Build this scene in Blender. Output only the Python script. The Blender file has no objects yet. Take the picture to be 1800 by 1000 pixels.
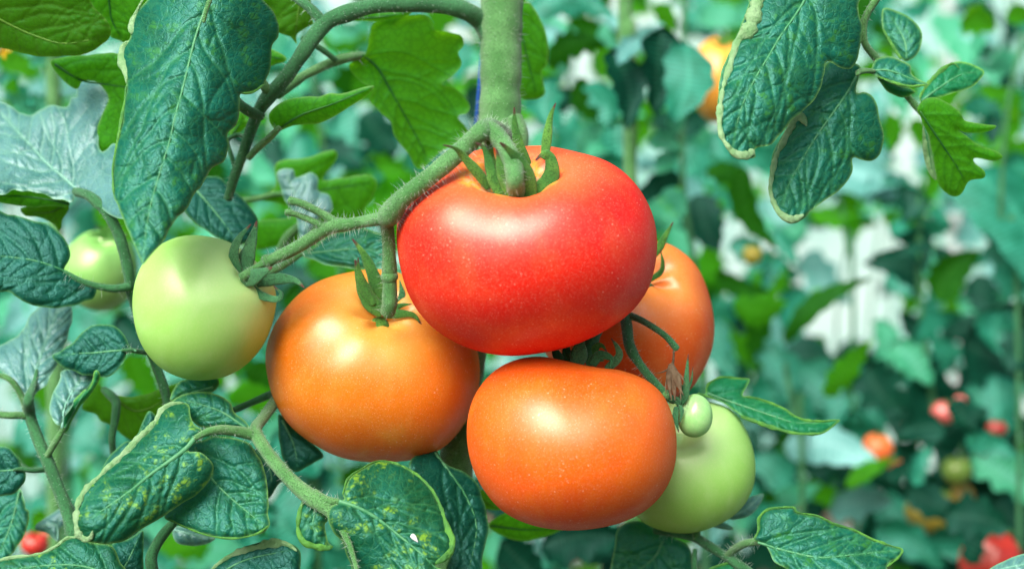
import bpy, math, random
import numpy as np
from mathutils import Vector
from mathutils.geometry import delaunay_2d_cdt

# ---------------------------------------------------------------- camera, sky, sun, exposure
S = bpy.context.scene
COL = S.collection
D = 0.5            # metres from the lens to the plane in focus
PX = 0.36 / 1800   # metres per photograph pixel at the plane in focus
CZ = 1.0           # camera height
cam = bpy.data.cameras.new("camera"); cam.lens = 50; cam.sensor_width = 36
cam.clip_start = 0.02; cam.clip_end = 300
cam.dof.use_dof = True; cam.dof.focus_distance = D - 0.012; cam.dof.aperture_fstop = 6.3; cam.dof.aperture_blades = 9
co = bpy.data.objects.new("camera", cam); COL.objects.link(co)
co.location = (0, -D, CZ); co.rotation_euler = (math.pi/2, 0, 0)
S.camera = co
S.render.resolution_x = 1024; S.render.resolution_y = 568

SUN_EL, SUN_ROT = math.radians(42), math.radians(180 + 26)
W = bpy.data.worlds.new("World"); S.world = W; W.use_nodes = True
wn = W.node_tree.nodes
sky = wn.new('ShaderNodeTexSky'); sky.sky_type = 'NISHITA'; sky.sun_disc = False
sky.sun_elevation = SUN_EL; sky.sun_rotation = SUN_ROT
sky.air_density = .45; sky.dust_density = 6.0; sky.ozone_density = .2
W.node_tree.links.new(sky.outputs[0], wn['Background'].inputs[0])
wn['Background'].inputs[1].default_value = 0.15
L = bpy.data.lights.new("sun", 'SUN'); L.energy = 2.2; L.angle = math.radians(44); L.color = (1.0, 0.965, 0.93)
lo = bpy.data.objects.new("sun", L); COL.objects.link(lo); lo.location = (-1, -2, 3)
sd = Vector((math.sin(SUN_ROT)*math.cos(SUN_EL), math.cos(SUN_ROT)*math.cos(SUN_EL), math.sin(SUN_EL)))
lo.rotation_euler = sd.to_track_quat('Z', 'Y').to_euler()
S.view_settings.view_transform = 'Standard'; S.view_settings.look = 'None'
S.view_settings.gamma = 1; S.view_settings.exposure = 0.62
S.cycles.use_denoising = True
S.cycles.max_bounces = 8; S.cycles.transparent_max_bounces = 8

# ---------------------------------------------------------------- geometry helpers
def at(px, py, Y):
    k = PX * (Y + D) / D
    return Vector(((px - 900) * k, Y, CZ - (py - 500) * k))
def at_np(px, py, Y):
    k = PX * (Y + D) / D
    return np.stack([(px - 900) * k, Y + 0*px, CZ - (py - 500) * k], -1)
FR = dict(A=(0,0,2.993), B=(400,0,2.993), C=(0,330,2.993), E=(0,660,2.942), F=(400,650,2.857),
          G=(1200,0,2.5), H=(680,150,3.334), I=(400,330,3.7025), J=(900,370,3.03), K=(1000,540,3.6),
          M=(1000,650,2.857), N=(1300,660,2.942), P=(0,0,1))
def fr(f, pts):       # measured points -> photograph units
    ox, oy, s = FR[f]
    return [(ox + p[0]/s, oy + p[1]/s) + tuple(p[2:]) for p in pts]
def cat(P, step, closed=False):   # Catmull-Rom through the rows of P, resampled
    P = np.array(P, float); n = len(P)
    if n < 2: return P
    if closed: Q = np.vstack([P[-1], P, P[0], P[1]])
    else: Q = np.vstack([2*P[0]-P[1], P, 2*P[-1]-P[-2]])
    out = []
    for i in range(1, len(Q)-2):
        a, b, c, d = Q[i-1], Q[i], Q[i+1], Q[i+2]
        m = max(1, int(np.linalg.norm((c-b)[:2]) / step + .5))
        t = (np.arange(m)/m)[:, None]
        out.append(.5*((2*b) + (c-a)*t + (2*a-5*b+4*c-d)*t*t + (3*b-a-3*c+d)*t**3))
    if not closed: out.append(Q[-2][None])
    return np.vstack(out)
def wnoise(x, y, seed, freq):   # cheap smooth noise
    r = random.Random(seed); v = 0
    for k in range(7):
        a = r.uniform(0, 6.283); f = freq * r.uniform(.5, 1.6); p = r.uniform(0, 6.283)
        v = v + np.sin((x*math.cos(a) + y*math.sin(a))*f + p)
    return v / 3.0

def setp(o, label=None, cat_=None, group=None, kind=None):
    if label: o['label'] = label
    if cat_: o['category'] = cat_
    if group: o['group'] = group
    if kind: o['kind'] = kind
    return o
def thing(name, loc, label, cat_, group=None):
    o = bpy.data.objects.new(name, None); COL.objects.link(o); o.location = loc
    o.empty_display_size = .01
    return setp(o, label, cat_, group)
def wloc(p):
    v = Vector((0,0,0))
    while p is not None: v = v + p.location; p = p.parent
    return v
def mesh(name, V, Fc, mat, parent=None, attrs=None, loc=None, smooth=True):
    V = np.asarray(V, float)
    base = wloc(parent) if parent is not None else Vector(loc if loc is not None else (0,0,0))
    me = bpy.data.meshes.new(name)
    me.from_pydata((V - np.array(base)).tolist(), [], [tuple(int(i) for i in f) for f in Fc])
    if smooth: me.polygons.foreach_set('use_smooth', [True]*len(me.polygons))
    if attrs:
        for k, a in attrs.items():
            a = np.asarray(a, np.float32)
            if a.ndim == 1:
                t = me.attributes.new(k, 'FLOAT', 'POINT'); t.data.foreach_set('value', a)
            else:
                t = me.attributes.new(k, 'FLOAT_VECTOR', 'POINT'); t.data.foreach_set('vector', a.ravel())
    if mat: me.materials.append(mat)
    me.update()
    o = bpy.data.objects.new(name, me); COL.objects.link(o)
    if parent is not None: o.parent = parent
    else: o.location = base
    return o

def tube_np(P, R, nseg=14, flat=1.0, rough=0.0, seed=0):
    """P: n x 3 world points, R: radii in metres; flat squeezes the depth"""
    P = np.asarray(P, float); n = len(P)
    T = np.gradient(P, axis=0); T /= np.linalg.norm(T, axis=1)[:, None] + 1e-12
    yv = np.array([0, 1.0, 0]); N = np.zeros_like(P)
    prev = None
    for i in range(n):
        u = yv - T[i]*T[i].dot(yv)
        l = np.linalg.norm(u)
        if l < .25 and prev is not None: u = prev - T[i]*T[i].dot(prev); l = np.linalg.norm(u)
        N[i] = u/(l+1e-12); prev = N[i]
    B = np.cross(T, N)
    a = np.arange(nseg)*2*math.pi/nseg
    R = np.asarray(R, float)[:, None, None]
    if rough:
        idx = np.arange(n)[:, None]; rr = wnoise(idx*1.0, np.sin(a)[None]*3, seed, .35)*rough + 1
        R = R*rr[..., None]
    V = P[:, None] + R*(np.cos(a)[None, :, None]*B[:, None] + flat*np.sin(a)[None, :, None]*N[:, None])
    V = V.reshape(-1, 3); Fc = []
    for i in range(n-1):
        for j in range(nseg):
            k = (j+1) % nseg
            Fc.append((i*nseg+j, i*nseg+k, (i+1)*nseg+k, (i+1)*nseg+j))
    V = np.vstack([V, P[0] - T[0]*R[0].mean()*.4, P[-1] + T[-1]*R[-1].mean()*.4]); c0 = n*nseg
    for j in range(nseg):
        k = (j+1) % nseg
        Fc.append((c0, k, j)); Fc.append((c0+1, (n-1)*nseg+j, (n-1)*nseg+k))
    t = np.concatenate([np.repeat(np.arange(n)/(n-1), nseg), [0, 1]])
    return V, Fc, t, (P, T, N, B)

def stem(name, f, pts, mat, parent, Y0=None, flat=1., hairs=0, label=None, rough=.05, tip=False, nseg=14, hl=2.2):
    """pts: (x, y, radius, Y) in measured units; radius in photograph pixels at the focus plane"""
    pts = fr(f, pts)
    q = []
    for p in pts:
        Y = p[3] if len(p) > 3 else Y0
        q.append((p[0], p[1], p[2], Y*1000))
    q = cat(q, 3.0)
    Y = q[:, 3]/1000
    P = at_np(q[:, 0], q[:, 1], Y); R = np.maximum(q[:, 2], .15)*PX*(Y + D)/D
    V, Fc, t, fm = tube_np(P, R, nseg, flat, rough, len(name)*3 + len(pts))
    o = mesh(name, V, Fc, mat, parent, {'t': t})
    if label: o['label'] = label
    if hairs: add_hairs(o, fm, R, hairs, hl)
    return o
HR = random.Random(5)
def add_hairs(o, fm, R, n, hl=2.2):
    P, T, N, B = fm; V = []; Fc = []
    for _ in range(n):
        i = HR.randrange(len(P)); a = HR.uniform(0, 6.283)
        d = B[i]*math.cos(a) + N[i]*math.sin(a)
        d2 = d + T[i]*HR.uniform(-.35, .35); p = P[i] + d*R[i]*.96
        l = HR.uniform(.35, 1)**1.5*hl*1.5e-3; w = .05e-3
        bend = np.array([HR.uniform(-.25, .25), HR.uniform(-.25, .25), HR.uniform(-.3, .1)])*l
        s = np.cross(d, T[i])*w + T[i]*w*.3; s2 = T[i]*w
        m = p + d2*l*.5 + bend*.25; e = p + d2*l + bend
        k = len(V)
        V += [p - s, p + s, m - s*.8, m + s*.8, e, p - s2, p + s2, m - s2*.8, m + s2*.8]
        Fc += [(k, k+1, k+3, k+2), (k+2, k+3, k+4), (k+5, k+6, k+8, k+7), (k+7, k+8, k+4)]
    h = mesh('hairs', V, Fc, M['hair'], o); h['kind'] = 'stuff'
    return h

def inpoly(x, y, poly):
    c = np.zeros(x.shape, bool); n = len(poly)
    x1, y1 = poly[:, 0], poly[:, 1]; x2, y2 = np.roll(x1, -1), np.roll(y1, -1)
    for i in range(n):
        if y1[i] == y2[i]: continue
        m = (y1[i] > y) != (y2[i] > y)
        c ^= m & (x < (x2[i]-x1[i])*(y-y1[i])/(y2[i]-y1[i]) + x1[i])
    return c
def segdist(x, y, A, B):
    """distance of each point to the nearest segment and that segment's index"""
    best = np.full(x.shape, 1e9); bi = np.zeros(x.shape, int)
    for s in range(0, len(A), 256):
        a, b = A[s:s+256], B[s:s+256]; ab = b - a; l2 = (ab**2).sum(1) + 1e-9
        px = x[:, None] - a[None, :, 0]; py = y[:, None] - a[None, :, 1]
        t = np.clip((px*ab[:, 0] + py*ab[:, 1])/l2, 0, 1)
        d = np.hypot(px - t*ab[:, 0], py - t*ab[:, 1])
        j = d.argmin(1); dm = d[np.arange(len(x)), j]; m = dm < best
        best[m] = dm[m]; bi[m] = j[m] + s
    return best, bi

o_info = {}
def yat(o, f, pt):
    x, y, Yv = o_info[o.name]; (a, b), = [v[:2] for v in fr(f, [pt])]
    return float(Yv[((x-a)**2 + (y-b)**2).argmin()])
def leaf(name, f, poly, mid, mat, parent, Y=0., gx=0., gz=0., cup=0., quilt=1., wav=1., curl=1., edge=None,
         nv=6, seed=None, step=2.8, label=None, fold=0., sp=50, loc=None, rim=1., rib=(2.6, .5)):
    """A leaf blade: outline, midrib, and how it leans (gx, gz), cups, quilts between its veins and curls at its rim."""
    poly = [p[:2] for p in fr(f, poly)]; mid = [p[:2] for p in fr(f, mid)]
    seed = seed if seed is not None else int(abs(poly[0][0]*7 + poly[0][1]*13)) + len(poly)
    r = random.Random(seed)
    O = cat(poly, 3.0, True)
    nrm = np.roll(O, -1, 0) - np.roll(O, 1, 0); nrm = np.stack([-nrm[:, 1], nrm[:, 0]], 1); nrm /= np.linalg.norm(nrm, axis=1)[:, None] + 1e-9
    O = O + nrm*(wnoise(O[:, 0], O[:, 1], seed, .16)*.9)[:, None]*wav
    lo_, hi_ = O.min(0), O.max(0)
    if step*step*17000 < (hi_-lo_).prod()*.6: step = math.sqrt((hi_-lo_).prod()*.6/17000.)
    Mi = cat(mid, 4.0)
    # veins
    segsA = [[], [], []]; segsB = [[], [], []]
    def addline(k, pl):
        pl = np.array(pl)
        if len(pl) > 1: segsA[k].append(pl[:-1]); segsB[k].append(pl[1:])
    addline(0, Mi)
    ml = len(Mi); length = np.linalg.norm(np.diff(Mi, axis=0), axis=1).sum()
    width = max(hi_-lo_)
    Olite = O[::3]
    def march(p, ang, target, n, k, depth):
        path = [p.copy()]; a = ang
        for q in range(n):
            a += (target - a)*.045 + r.uniform(-.11, .11)
            p = p + 4*np.array([math.cos(a), math.sin(a)])
            if not inpoly(p[:1], p[1:], Olite)[0]: break
            path.append(p.copy())
            if depth > 0 and q > 4 and r.random() < .07:
                sgn = r.choice((-1, 1))
                march(p, a + sgn*r.uniform(.6, 1.0), a + sgn*.2, r.randint(6, 20), 2, depth-1)
        addline(k, path)
    for i in range(nv):
        for sgn in (-1, 1):
            u = (i + .35 + .45*(sgn > 0) + r.uniform(-.1, .1))/nv*.93
            j = min(ml-2, max(0, int(u*ml)))
            tv = Mi[j+1] - Mi[j]; a0 = math.atan2(tv[1], tv[0])
            ang = a0 + sgn*math.radians(sp*1.15 + r.uniform(-12, 12))
            march(Mi[j].copy(), ang, a0 + sgn*math.radians(sp*.30), int(width/4), 1, 1)
    # interior points
    xs = np.arange(lo_[0], hi_[0], step); ys = np.arange(lo_[1], hi_[1], step*.87)
    X, Yg = np.meshgrid(xs, ys); X = X + (np.arange(len(ys)) % 2)[:, None]*step*.5
    rs = np.random.RandomState(seed % 9999)
    X = (X + rs.uniform(-.2, .2, X.shape)*step).ravel(); Yg = (Yg + rs.uniform(-.2, .2, Yg.shape)*step).ravel()
    m = inpoly(X, Yg, O); X, Yg = X[m], Yg[m]
    de, _ = segdist(X, Yg, O, np.roll(O, -1, 0)); m = de > step*.55; X, Yg = X[m], Yg[m]
    n0 = len(O)
    allp = [Vector(p) for p in O.tolist()] + [Vector((a, b)) for a, b in zip(X.tolist(), Yg.tolist())]
    vo, _, fo, _, _, _ = delaunay_2d_cdt(allp, [(i, (i+1) % n0) for i in range(n0)], [], 1, 1e-4)
    vo = np.array([(v[0], v[1]) for v in vo]); x, y = vo[:, 0], vo[:, 1]
    de, _ = segdist(x, y, O, np.roll(O, -1, 0))
    dm, mi = segdist(x, y, Mi[:-1], Mi[1:])
    ds = []
    for k in range(3):
        if segsA[k]: ds.append(segdist(x, y, np.vstack(segsA[k]), np.vstack(segsB[k]))[0])
        else: ds.append(np.full(len(x), 99.))
    tv = (Mi[1:] - Mi[:-1])[mi]; side = np.sign(tv[:, 0]*(y - Mi[:-1][mi][:, 1]) - tv[:, 1]*(x - Mi[:-1][mi][:, 0]))
    vein = np.maximum.reduce([np.exp(-(ds[0]/2.6)**2), .7*np.exp(-(ds[1]/1.6)**2), .35*np.exp(-(ds[2]/1.3)**2)])
    dv = np.minimum.reduce([ds[0]*.8, ds[1], ds[2]*1.25])
    cx, cy = x.mean(), y.mean()
    q = (.8*np.exp(-(ds[0]/8)**2) + 1.4*np.exp(-(ds[1]/3.6)**2) + .9*np.exp(-(ds[2]/3.)**2))
    bulge = 1 - np.exp(-(dv/19.)**2)
    cell = 24.; gx_, gy_ = np.meshgrid(np.arange(lo_[0]-cell, hi_[0]+cell, cell), np.arange(lo_[1]-cell, hi_[1]+cell, cell))
    sx = (gx_ + rs.uniform(-.45, .45, gx_.shape)*cell).ravel(); sy = (gy_ + rs.uniform(-.45, .45, gx_.shape)*cell).ravel()
    if len(sx) > 3:
        wx = x + 5*wnoise(x, y, seed+21, .05); wy = y + 5*wnoise(x, y, seed+22, .05)
        dd_ = np.sort(np.hypot(wx[:, None]-sx, wy[:, None]-sy), 1)[:, :2]; nete = dd_[:, 1]-dd_[:, 0]
        q = q + .2*np.exp(-(nete/3.5)**2); bulge = .85*bulge + .15*(1-np.exp(-(nete/9)**2))
        vein = np.maximum(vein, .13*np.exp(-(nete/2.)**2))
    px2m = PX
    Yv = Y + gx*(x-cx)*px2m - gz*(y-cy)*px2m
    Yv = Yv + cup*(dm/60.)**2*.008 + fold*dm*px2m
    Yv = Yv + quilt*(q*.00024 - bulge*.00040)
    Yv = Yv + wav*(wnoise(x, y, seed+3, .022)*.0016 + wnoise(x, y, seed+5, .06)*.00045*(1.2-np.exp(-de/25)))
    Yv = Yv + curl*np.exp(-(de/7.)**1.3)*.0022
    V = at_np(x, y, Yv)
    F3 = [tuple(t) for t in fo]
    # normals towards the camera
    if F3:
        a, b, c = (V[F3[0][i]] for i in range(3))
        if np.cross(b-a, c-a)[1] > 0: F3 = [t[::-1] for t in F3]
    lp = np.stack([x, y, np.zeros_like(x)+seed*3.], 1)
    o = mesh(name, V, F3, mat, parent, {'vein': vein, 'edge': rim*np.exp(-(de/2.2)**2), 'lp': lp, 'dm': dm*side}, loc=loc)
    o_info[o.name] = (x, y, Yv)
    if label: o['label'] = label
    if rib and len(Mi) > 4:
        Mr = Mi[:int(len(Mi)*.93)]; Yr = np.array([Yv[((x-a)**2 + (y-b)**2).argmin()] for a, b in Mr])
        Yr = np.convolve(np.pad(Yr, 3, 'edge'), np.ones(7)/7, 'valid')
        rr = np.linspace(rib[0], rib[1], len(Mr))*PX
        Vt, Ft, t, _ = tube_np(at_np(Mr[:, 0], Mr[:, 1], Yr - rr*.15), rr, 8, .7, .05, seed)
        mesh('midrib', Vt, Ft, M['rib_' + mat.name] if 'rib_' + mat.name in M else M['rib'], o, {'t': t})
    if edge:   # the rim rolled over to show the pale underside
        for (ef, epts, *rest) in edge:
            e = fr(ef, epts); q = cat([(p[0], p[1], p[2]) for p in e], 2.5)
            # depth from nearest blade vertex
            Ye = np.array([Yv[((x-a)**2 + (y-b)**2).argmin()] for a, b in q[:, :2]])
            k = np.ones(9)/9; Ye = np.convolve(np.pad(Ye, 4, 'edge'), k, 'valid') - .0007
            Pw = at_np(q[:, 0], q[:, 1], Ye)
            rr = q[:, 2]*.74*PX*np.maximum(.35, 1 + .2*wnoise(np.arange(len(q))*1., q[:, 2]*0, seed+9, .33) + .2*wnoise(np.arange(len(q))*1., q[:, 2]*0, seed+10, 1.0))
            rr[:2] *= (.4, .75); rr[-2:] *= (.75, .4)
            Vt, Ft, t, _ = tube_np(Pw, np.maximum(rr, .0001), 14, .45, .22, seed)
            mesh('rolled_edge', Vt, Ft, rest[0] if rest else M['rim'], o, {'t': t})
    return o

# ---------------------------------------------------------------- materials
def newmat(name):
    m = bpy.data.materials.new(name); m.use_nodes = True
    nt = m.node_tree; nt.nodes.clear()
    return m, nt
def waxed(b, p, nor, rough, amt, tint=(1, 1, 1)):
    p.inputs['Specular IOR Level'].default_value = 0.
    g = b.n('ShaderNodeBsdfAnisotropic'); g.inputs['Color'].default_value = (*tint, 1)
    if isinstance(rough, float): g.inputs['Roughness'].default_value = rough
    else: b.l(rough, g.inputs['Roughness'])
    if nor is not None: b.l(nor, g.inputs['Normal'])
    m = b.n('ShaderNodeMixShader', _0=amt); b.l(p.outputs[0], m.inputs[1]); b.l(g.outputs[0], m.inputs[2])
    return m
class NB:
    def __init__(s, nt): s.nt = nt
    def n(s, t, **kw):
        nd = s.nt.nodes.new(t)
        for k, v in kw.items():
            if k.startswith('_'): nd.inputs[int(k[1:])].default_value = v
            else: setattr(nd, k, v)
        return nd
    def l(s, a, b): s.nt.links.new(a, b)
    def attr(s, name, vec=False):
        a = s.n('ShaderNodeAttribute', attribute_name=name); return a.outputs['Vector' if vec else 'Fac']
    def math(s, op, a, b=None, clamp=False):
        nd = s.n('ShaderNodeMath', operation=op, use_clamp=clamp)
        for i, v in enumerate((a, b)):
            if v is None: continue
            if isinstance(v, (int, float)): nd.inputs[i].default_value = v
            else: s.l(v, nd.inputs[i])
        return nd.outputs[0]
    def mix(s, fac, a, b, blend='MIX'):
        nd = s.n('ShaderNodeMix', data_type='RGBA', blend_type=blend)
        for i, v in ((0, fac), (6, a), (7, b)):
            if isinstance(v, (int, float)): nd.inputs[i].default_value = v
            elif isinstance(v, tuple): nd.inputs[i].default_value = (*v, 1)[:4]
            else: s.l(v, nd.inputs[i])
        return nd.outputs[2]
    def noise(s, vec, scale, detail=3, rough=.5):
        nd = s.n('ShaderNodeTexNoise'); nd.inputs['Scale'].default_value = scale
        nd.inputs['Detail'].default_value = detail; nd.inputs['Roughness'].default_value = rough
        if vec is not None: s.l(vec, nd.inputs['Vector'])
        return nd.outputs['Fac']
    def ramp(s, v, a, b, lo=0., hi=1.):
        nd = s.n('ShaderNodeMapRange', interpolation_type='SMOOTHSTEP'); s.l(v, nd.inputs[0])
        for i, k in enumerate((a, b, lo, hi)): nd.inputs[i+1].default_value = k
        return nd.outputs[0]
    def bump(s, h, strength, dist, normal=None):
        nd = s.n('ShaderNodeBump'); nd.inputs['Strength'].default_value = strength; nd.inputs['Distance'].default_value = dist
        s.l(h, nd.inputs['Height'])
        if normal is not None: s.l(normal, nd.inputs['Normal'])
        return nd.outputs[0]
def leafmat(name, c1, c2, vc, ec, trans, tc, mott=None, rough=.45, spec=.5, bs=1., sheen=.0, mthr=.56, coat=0.):
    m, nt = newmat(name); b = NB(nt)
    lp = b.attr('lp', True); vein = b.attr('vein'); edge = b.attr('edge')
    n1 = b.noise(lp, .02, 4); n2 = b.noise(lp, .35, 3)
    col = b.mix(b.ramp(n1, .35, .65), c1, c2)
    col = b.mix(b.math('MULTIPLY', b.ramp(n2, .4, .75), .35), col, tuple(min(1, v*1.7) for v in c2))
    # tertiary net of fine veins
    vo = b.n('ShaderNodeTexVoronoi', feature='DISTANCE_TO_EDGE'); vo.inputs['Scale'].default_value = .075
    wob = b.n('ShaderNodeVectorMath', operation='ADD'); nn = b.n('ShaderNodeTexNoise'); nn.inputs['Scale'].default_value = .06
    b.l(lp, nn.inputs['Vector']); sc = b.n('ShaderNodeVectorMath', operation='SCALE'); sc.inputs['Scale'].default_value = 12
    b.l(nn.outputs['Color'], sc.inputs[0]); b.l(sc.outputs[0], wob.inputs[0]); b.l(lp, wob.inputs[1]); b.l(wob.outputs[0], vo.inputs['Vector'])
    net = b.ramp(vo.outputs['Distance'], 0., .16)
    vo2 = b.n('ShaderNodeTexVoronoi', feature='DISTANCE_TO_EDGE'); vo2.inputs['Scale'].default_value = .22; b.l(wob.outputs[0], vo2.inputs['Vector'])
    net2 = b.ramp(vo2.outputs['Distance'], 0., .2)
    if mott is not None:
        mo = b.math('MULTIPLY', b.ramp(b.noise(lp, .050, 2, .6), mthr, mthr+.16), b.ramp(b.noise(lp, .012, 1), .40, .55))
        mo = b.math('MULTIPLY', mo, b.ramp(vo.outputs['Distance'], -.05, .18)); mo = b.math('MULTIPLY', mo, b.math('SUBTRACT', 1, vein, True))
        col = b.mix(b.math('MULTIPLY', mo, .8), col, mott)
    col = b.mix(b.math('MULTIPLY', b.math('SUBTRACT', 1, net), .22), col, vc)
    col = b.mix(b.math('MULTIPLY', vein, .75), col, vc)
    # dust and tiny pale specks
    vs = b.n('ShaderNodeTexVoronoi'); vs.inputs['Scale'].default_value = .11; b.l(lp, vs.inputs['Vector'])
    col = b.mix(b.ramp(vs.outputs['Distance'], .10, .04, 0, .35), col, (.08, .26, .14))
    col = b.mix(edge, col, ec)
    h = b.math('ADD', b.math('MULTIPLY', net, .7), b.math('MULTIPLY', net2, .25))
    h = b.math('ADD', h, b.math('MULTIPLY', b.noise(lp, .9, 2), .3))
    nor = b.bump(h, .36*bs, .0004)
    p = b.n('ShaderNodeBsdfPrincipled'); b.l(col, p.inputs['Base Color']); b.l(nor, p.inputs['Normal'])
    b.l(b.ramp(n2, .3, .7, rough-.05, rough+.1), p.inputs['Roughness']); p.inputs['Specular Tint'].default_value = (.7, .95, 1, 1); p.inputs['Specular IOR Level'].default_value = spec
    p.inputs['Sheen Weight'].default_value = sheen; p.inputs['Sheen Roughness'].default_value = .4
    p.inputs['Sheen Tint'].default_value = (.8, .95, 1, 1)
    p = waxed(b, p, nor, rough, spec*.085, (.34, .86, .84) if 'bloom' not in name else (.75, .95, 1))
    tr = b.n('ShaderNodeBsdfTranslucent'); 
    tcol = b.mix(b.math('MULTIPLY', vein, .6), b.mix(b.ramp(n1, .3, .7), tc, tuple(v*.75 for v in tc)), tuple(v*.35 for v in tc))
    tcol = b.mix(b.math('MULTIPLY', b.math('SUBTRACT', 1, net), .3), tcol, tuple(v*.4 for v in tc))
    b.l(tcol, tr.inputs['Color']); b.l(nor, tr.inputs['Normal'])
    ms = b.n('ShaderNodeMixShader', _0=trans); b.l(p.outputs[0], ms.inputs[1]); b.l(tr.outputs[0], ms.inputs[2])
    o = b.n('ShaderNodeOutputMaterial'); b.l(ms.outputs[0], o.inputs[0])
    return m
def stemmat(name, c1, c2, tip=None, rough=.6, sheen=.6, scale=900., trans=0.):
    m, nt = newmat(name); b = NB(nt)
    g = b.n('ShaderNodeNewGeometry').outputs['Position']
    n1 = b.noise(g, scale*.12, 3); n2 = b.noise(g, scale*2.2, 3, .7)
    col = b.mix(b.ramp(n1, .35, .65), c1, c2)
    col = b.mix(b.math('MULTIPLY', b.ramp(n2, .48, .62), .85), col, tuple(v*.5 for v in c1))
    t = b.attr('t')
    if tip is not None: col = b.mix(b.ramp(t, .84, .95), col, tip)
    p = b.n('ShaderNodeBsdfPrincipled'); b.l(col, p.inputs['Base Color'])
    p.inputs['Roughness'].default_value = rough; p.inputs['Specular IOR Level'].default_value = .35
    p.inputs['Sheen Weight'].default_value = sheen; p.inputs['Sheen Roughness'].default_value = .35
    p.inputs['Sheen Tint'].default_value = (.85, 1, .9, 1)
    h = b.math('ADD', n2, b.math('MULTIPLY', n1, .6)); b.l(b.bump(h, 1., .0007), p.inputs['Normal'])
    o = b.n('ShaderNodeOutputMaterial'); b.l(p.outputs[0], o.inputs[0])
    return m
def fruitmat(name, c1, c2, shoulder, low=None, rough=.40, sss=.12, sh=(.35, .9), specks=1., sscol=None, ring=None, wt=(1., .84, .76)):
    m, nt = newmat(name); b = NB(nt)
    op = b.attr('fp', True); st = b.noise(b.attr('strk', True), 2.6, 4, .6); al = b.attr('alpha'); dn = b.attr('down')
    n1 = b.noise(op, 18., 4, .55); n0 = b.noise(op, 40., 3)
    col = b.mix(b.ramp(n1, .38, .62), c1, c2)
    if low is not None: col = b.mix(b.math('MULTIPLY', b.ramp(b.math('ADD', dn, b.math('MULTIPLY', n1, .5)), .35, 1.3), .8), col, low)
    col = b.mix(b.ramp(st, .40, .80, 0, .42), col, shoulder)
    sm = b.math('ADD', al, b.math('MULTIPLY', b.math('SUBTRACT', n0, .5), .5))
    col = b.mix(b.ramp(sm, sh[1], sh[0]), col, shoulder)
    if ring is not None:
        rg = b.math('MULTIPLY', b.ramp(sm, .42, .28), b.ramp(b.noise(op, 260., 4, .7), .40, .60)); col = b.mix(rg, col, ring)
        rg = b.math('MULTIPLY', b.ramp(sm, .34, .26), b.ramp(b.noise(op, 500., 4, .7), .45, .6)); col = b.mix(rg, col, (.5, .42, .2))
    f = b.noise(op, 1800., 2, .6); col = b.mix(b.ramp(f, .45, .75, 0, .10), col, (.9, .75, .5))
    # pale flecks
    v = b.n('ShaderNodeTexVoronoi'); v.inputs['Scale'].default_value = 420.; b.l(op, v.inputs['Vector'])
    g = b.ramp(b.noise(op, 70., 2), .45, .65)
    fl = b.math('MULTIPLY', b.ramp(v.outputs['Distance'], .15, .08), b.math('MULTIPLY', g, .36*specks))
    v2 = b.n('ShaderNodeTexVoronoi'); v2.inputs['Scale'].default_value = 1000.; b.l(op, v2.inputs['Vector'])
    fl2 = b.math('MULTIPLY', b.ramp(v2.outputs['Distance'], .17, .09), .3*specks)
    fl = b.math('MAXIMUM', fl, fl2)
    col = b.mix(fl, col, (.95, .8, .62))
    p = b.n('ShaderNodeBsdfPrincipled'); b.l(col, p.inputs['Base Color'])
    b.l(b.ramp(n0, .3, .7, rough-.03, rough+.06), p.inputs['Roughness'])
    p.inputs['Subsurface Weight'].default_value = sss; p.inputs['Subsurface Radius'].default_value = sscol or (1., .35, .12)
    p.inputs['Subsurface Scale'].default_value = .004
    h = b.math('ADD', b.noise(op, 900., 3), b.math('MULTIPLY', fl, 1.5)); nor = b.bump(h, .25, .00015); b.l(nor, p.inputs['Normal'])
    p.inputs['Sheen Weight'].default_value = 0.
    p = waxed(b, p, nor, rough, .084, wt)
    o = b.n('ShaderNodeOutputMaterial'); b.l(p.outputs[0], o.inputs[0])
    return m
def plain(name, c, rough=.6, spec=.4, trans=0., tc=None, c2=None, scale=60., bmp=0.):
    m, nt = newmat(name); b = NB(nt)
    g = b.n('ShaderNodeNewGeometry').outputs['Position']
    p = b.n('ShaderNodeBsdfPrincipled')
    b.l(b.mix(b.ramp(b.noise(g, scale, 4), .35, .65), c, c2 or tuple(v*.7 for v in c)), p.inputs['Base Color'])
    p.inputs['Roughness'].default_value = rough; p.inputs['Specular IOR Level'].default_value = spec
    if bmp: b.l(b.bump(b.noise(g, scale*3, 4, .6), .9, bmp), p.inputs['Normal'])
    o = b.n('ShaderNodeOutputMaterial')
    if trans:
        tr = b.n('ShaderNodeBsdfTranslucent'); tr.inputs[0].default_value = (*(tc or c), 1)
        ms = b.n('ShaderNodeMixShader', _0=trans); b.l(p.outputs[0], ms.inputs[1]); b.l(tr.outputs[0], ms.inputs[2]); b.l(ms.outputs[0], o.inputs[0])
    else: b.l(p.outputs[0], o.inputs[0])
    return m
M = {}
VC, EC = (.045, .22, .075), (.14, .34, .09)
M['teal'] = leafmat('leaf_teal', (.003, .066, .034), (.005, .106, .068), VC, EC, .15, (.06, .34, .03), mott=(.035, .19, .025), rough=.40, spec=.62, mthr=.50)
M['mottled'] = leafmat('leaf_mottled', (.003, .062, .026), (.005, .095, .058), VC, EC, .18, (.09, .40, .03), mott=(.20, .44, .03), rough=.40, spec=.55, mthr=.50)
M['dark'] = leafmat('leaf_dark', (.002, .045, .030), (.003, .065, .045), (.015, .11, .05), (.07, .22, .07), .10, (.04, .22, .03), rough=.42, spec=.5)
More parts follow.
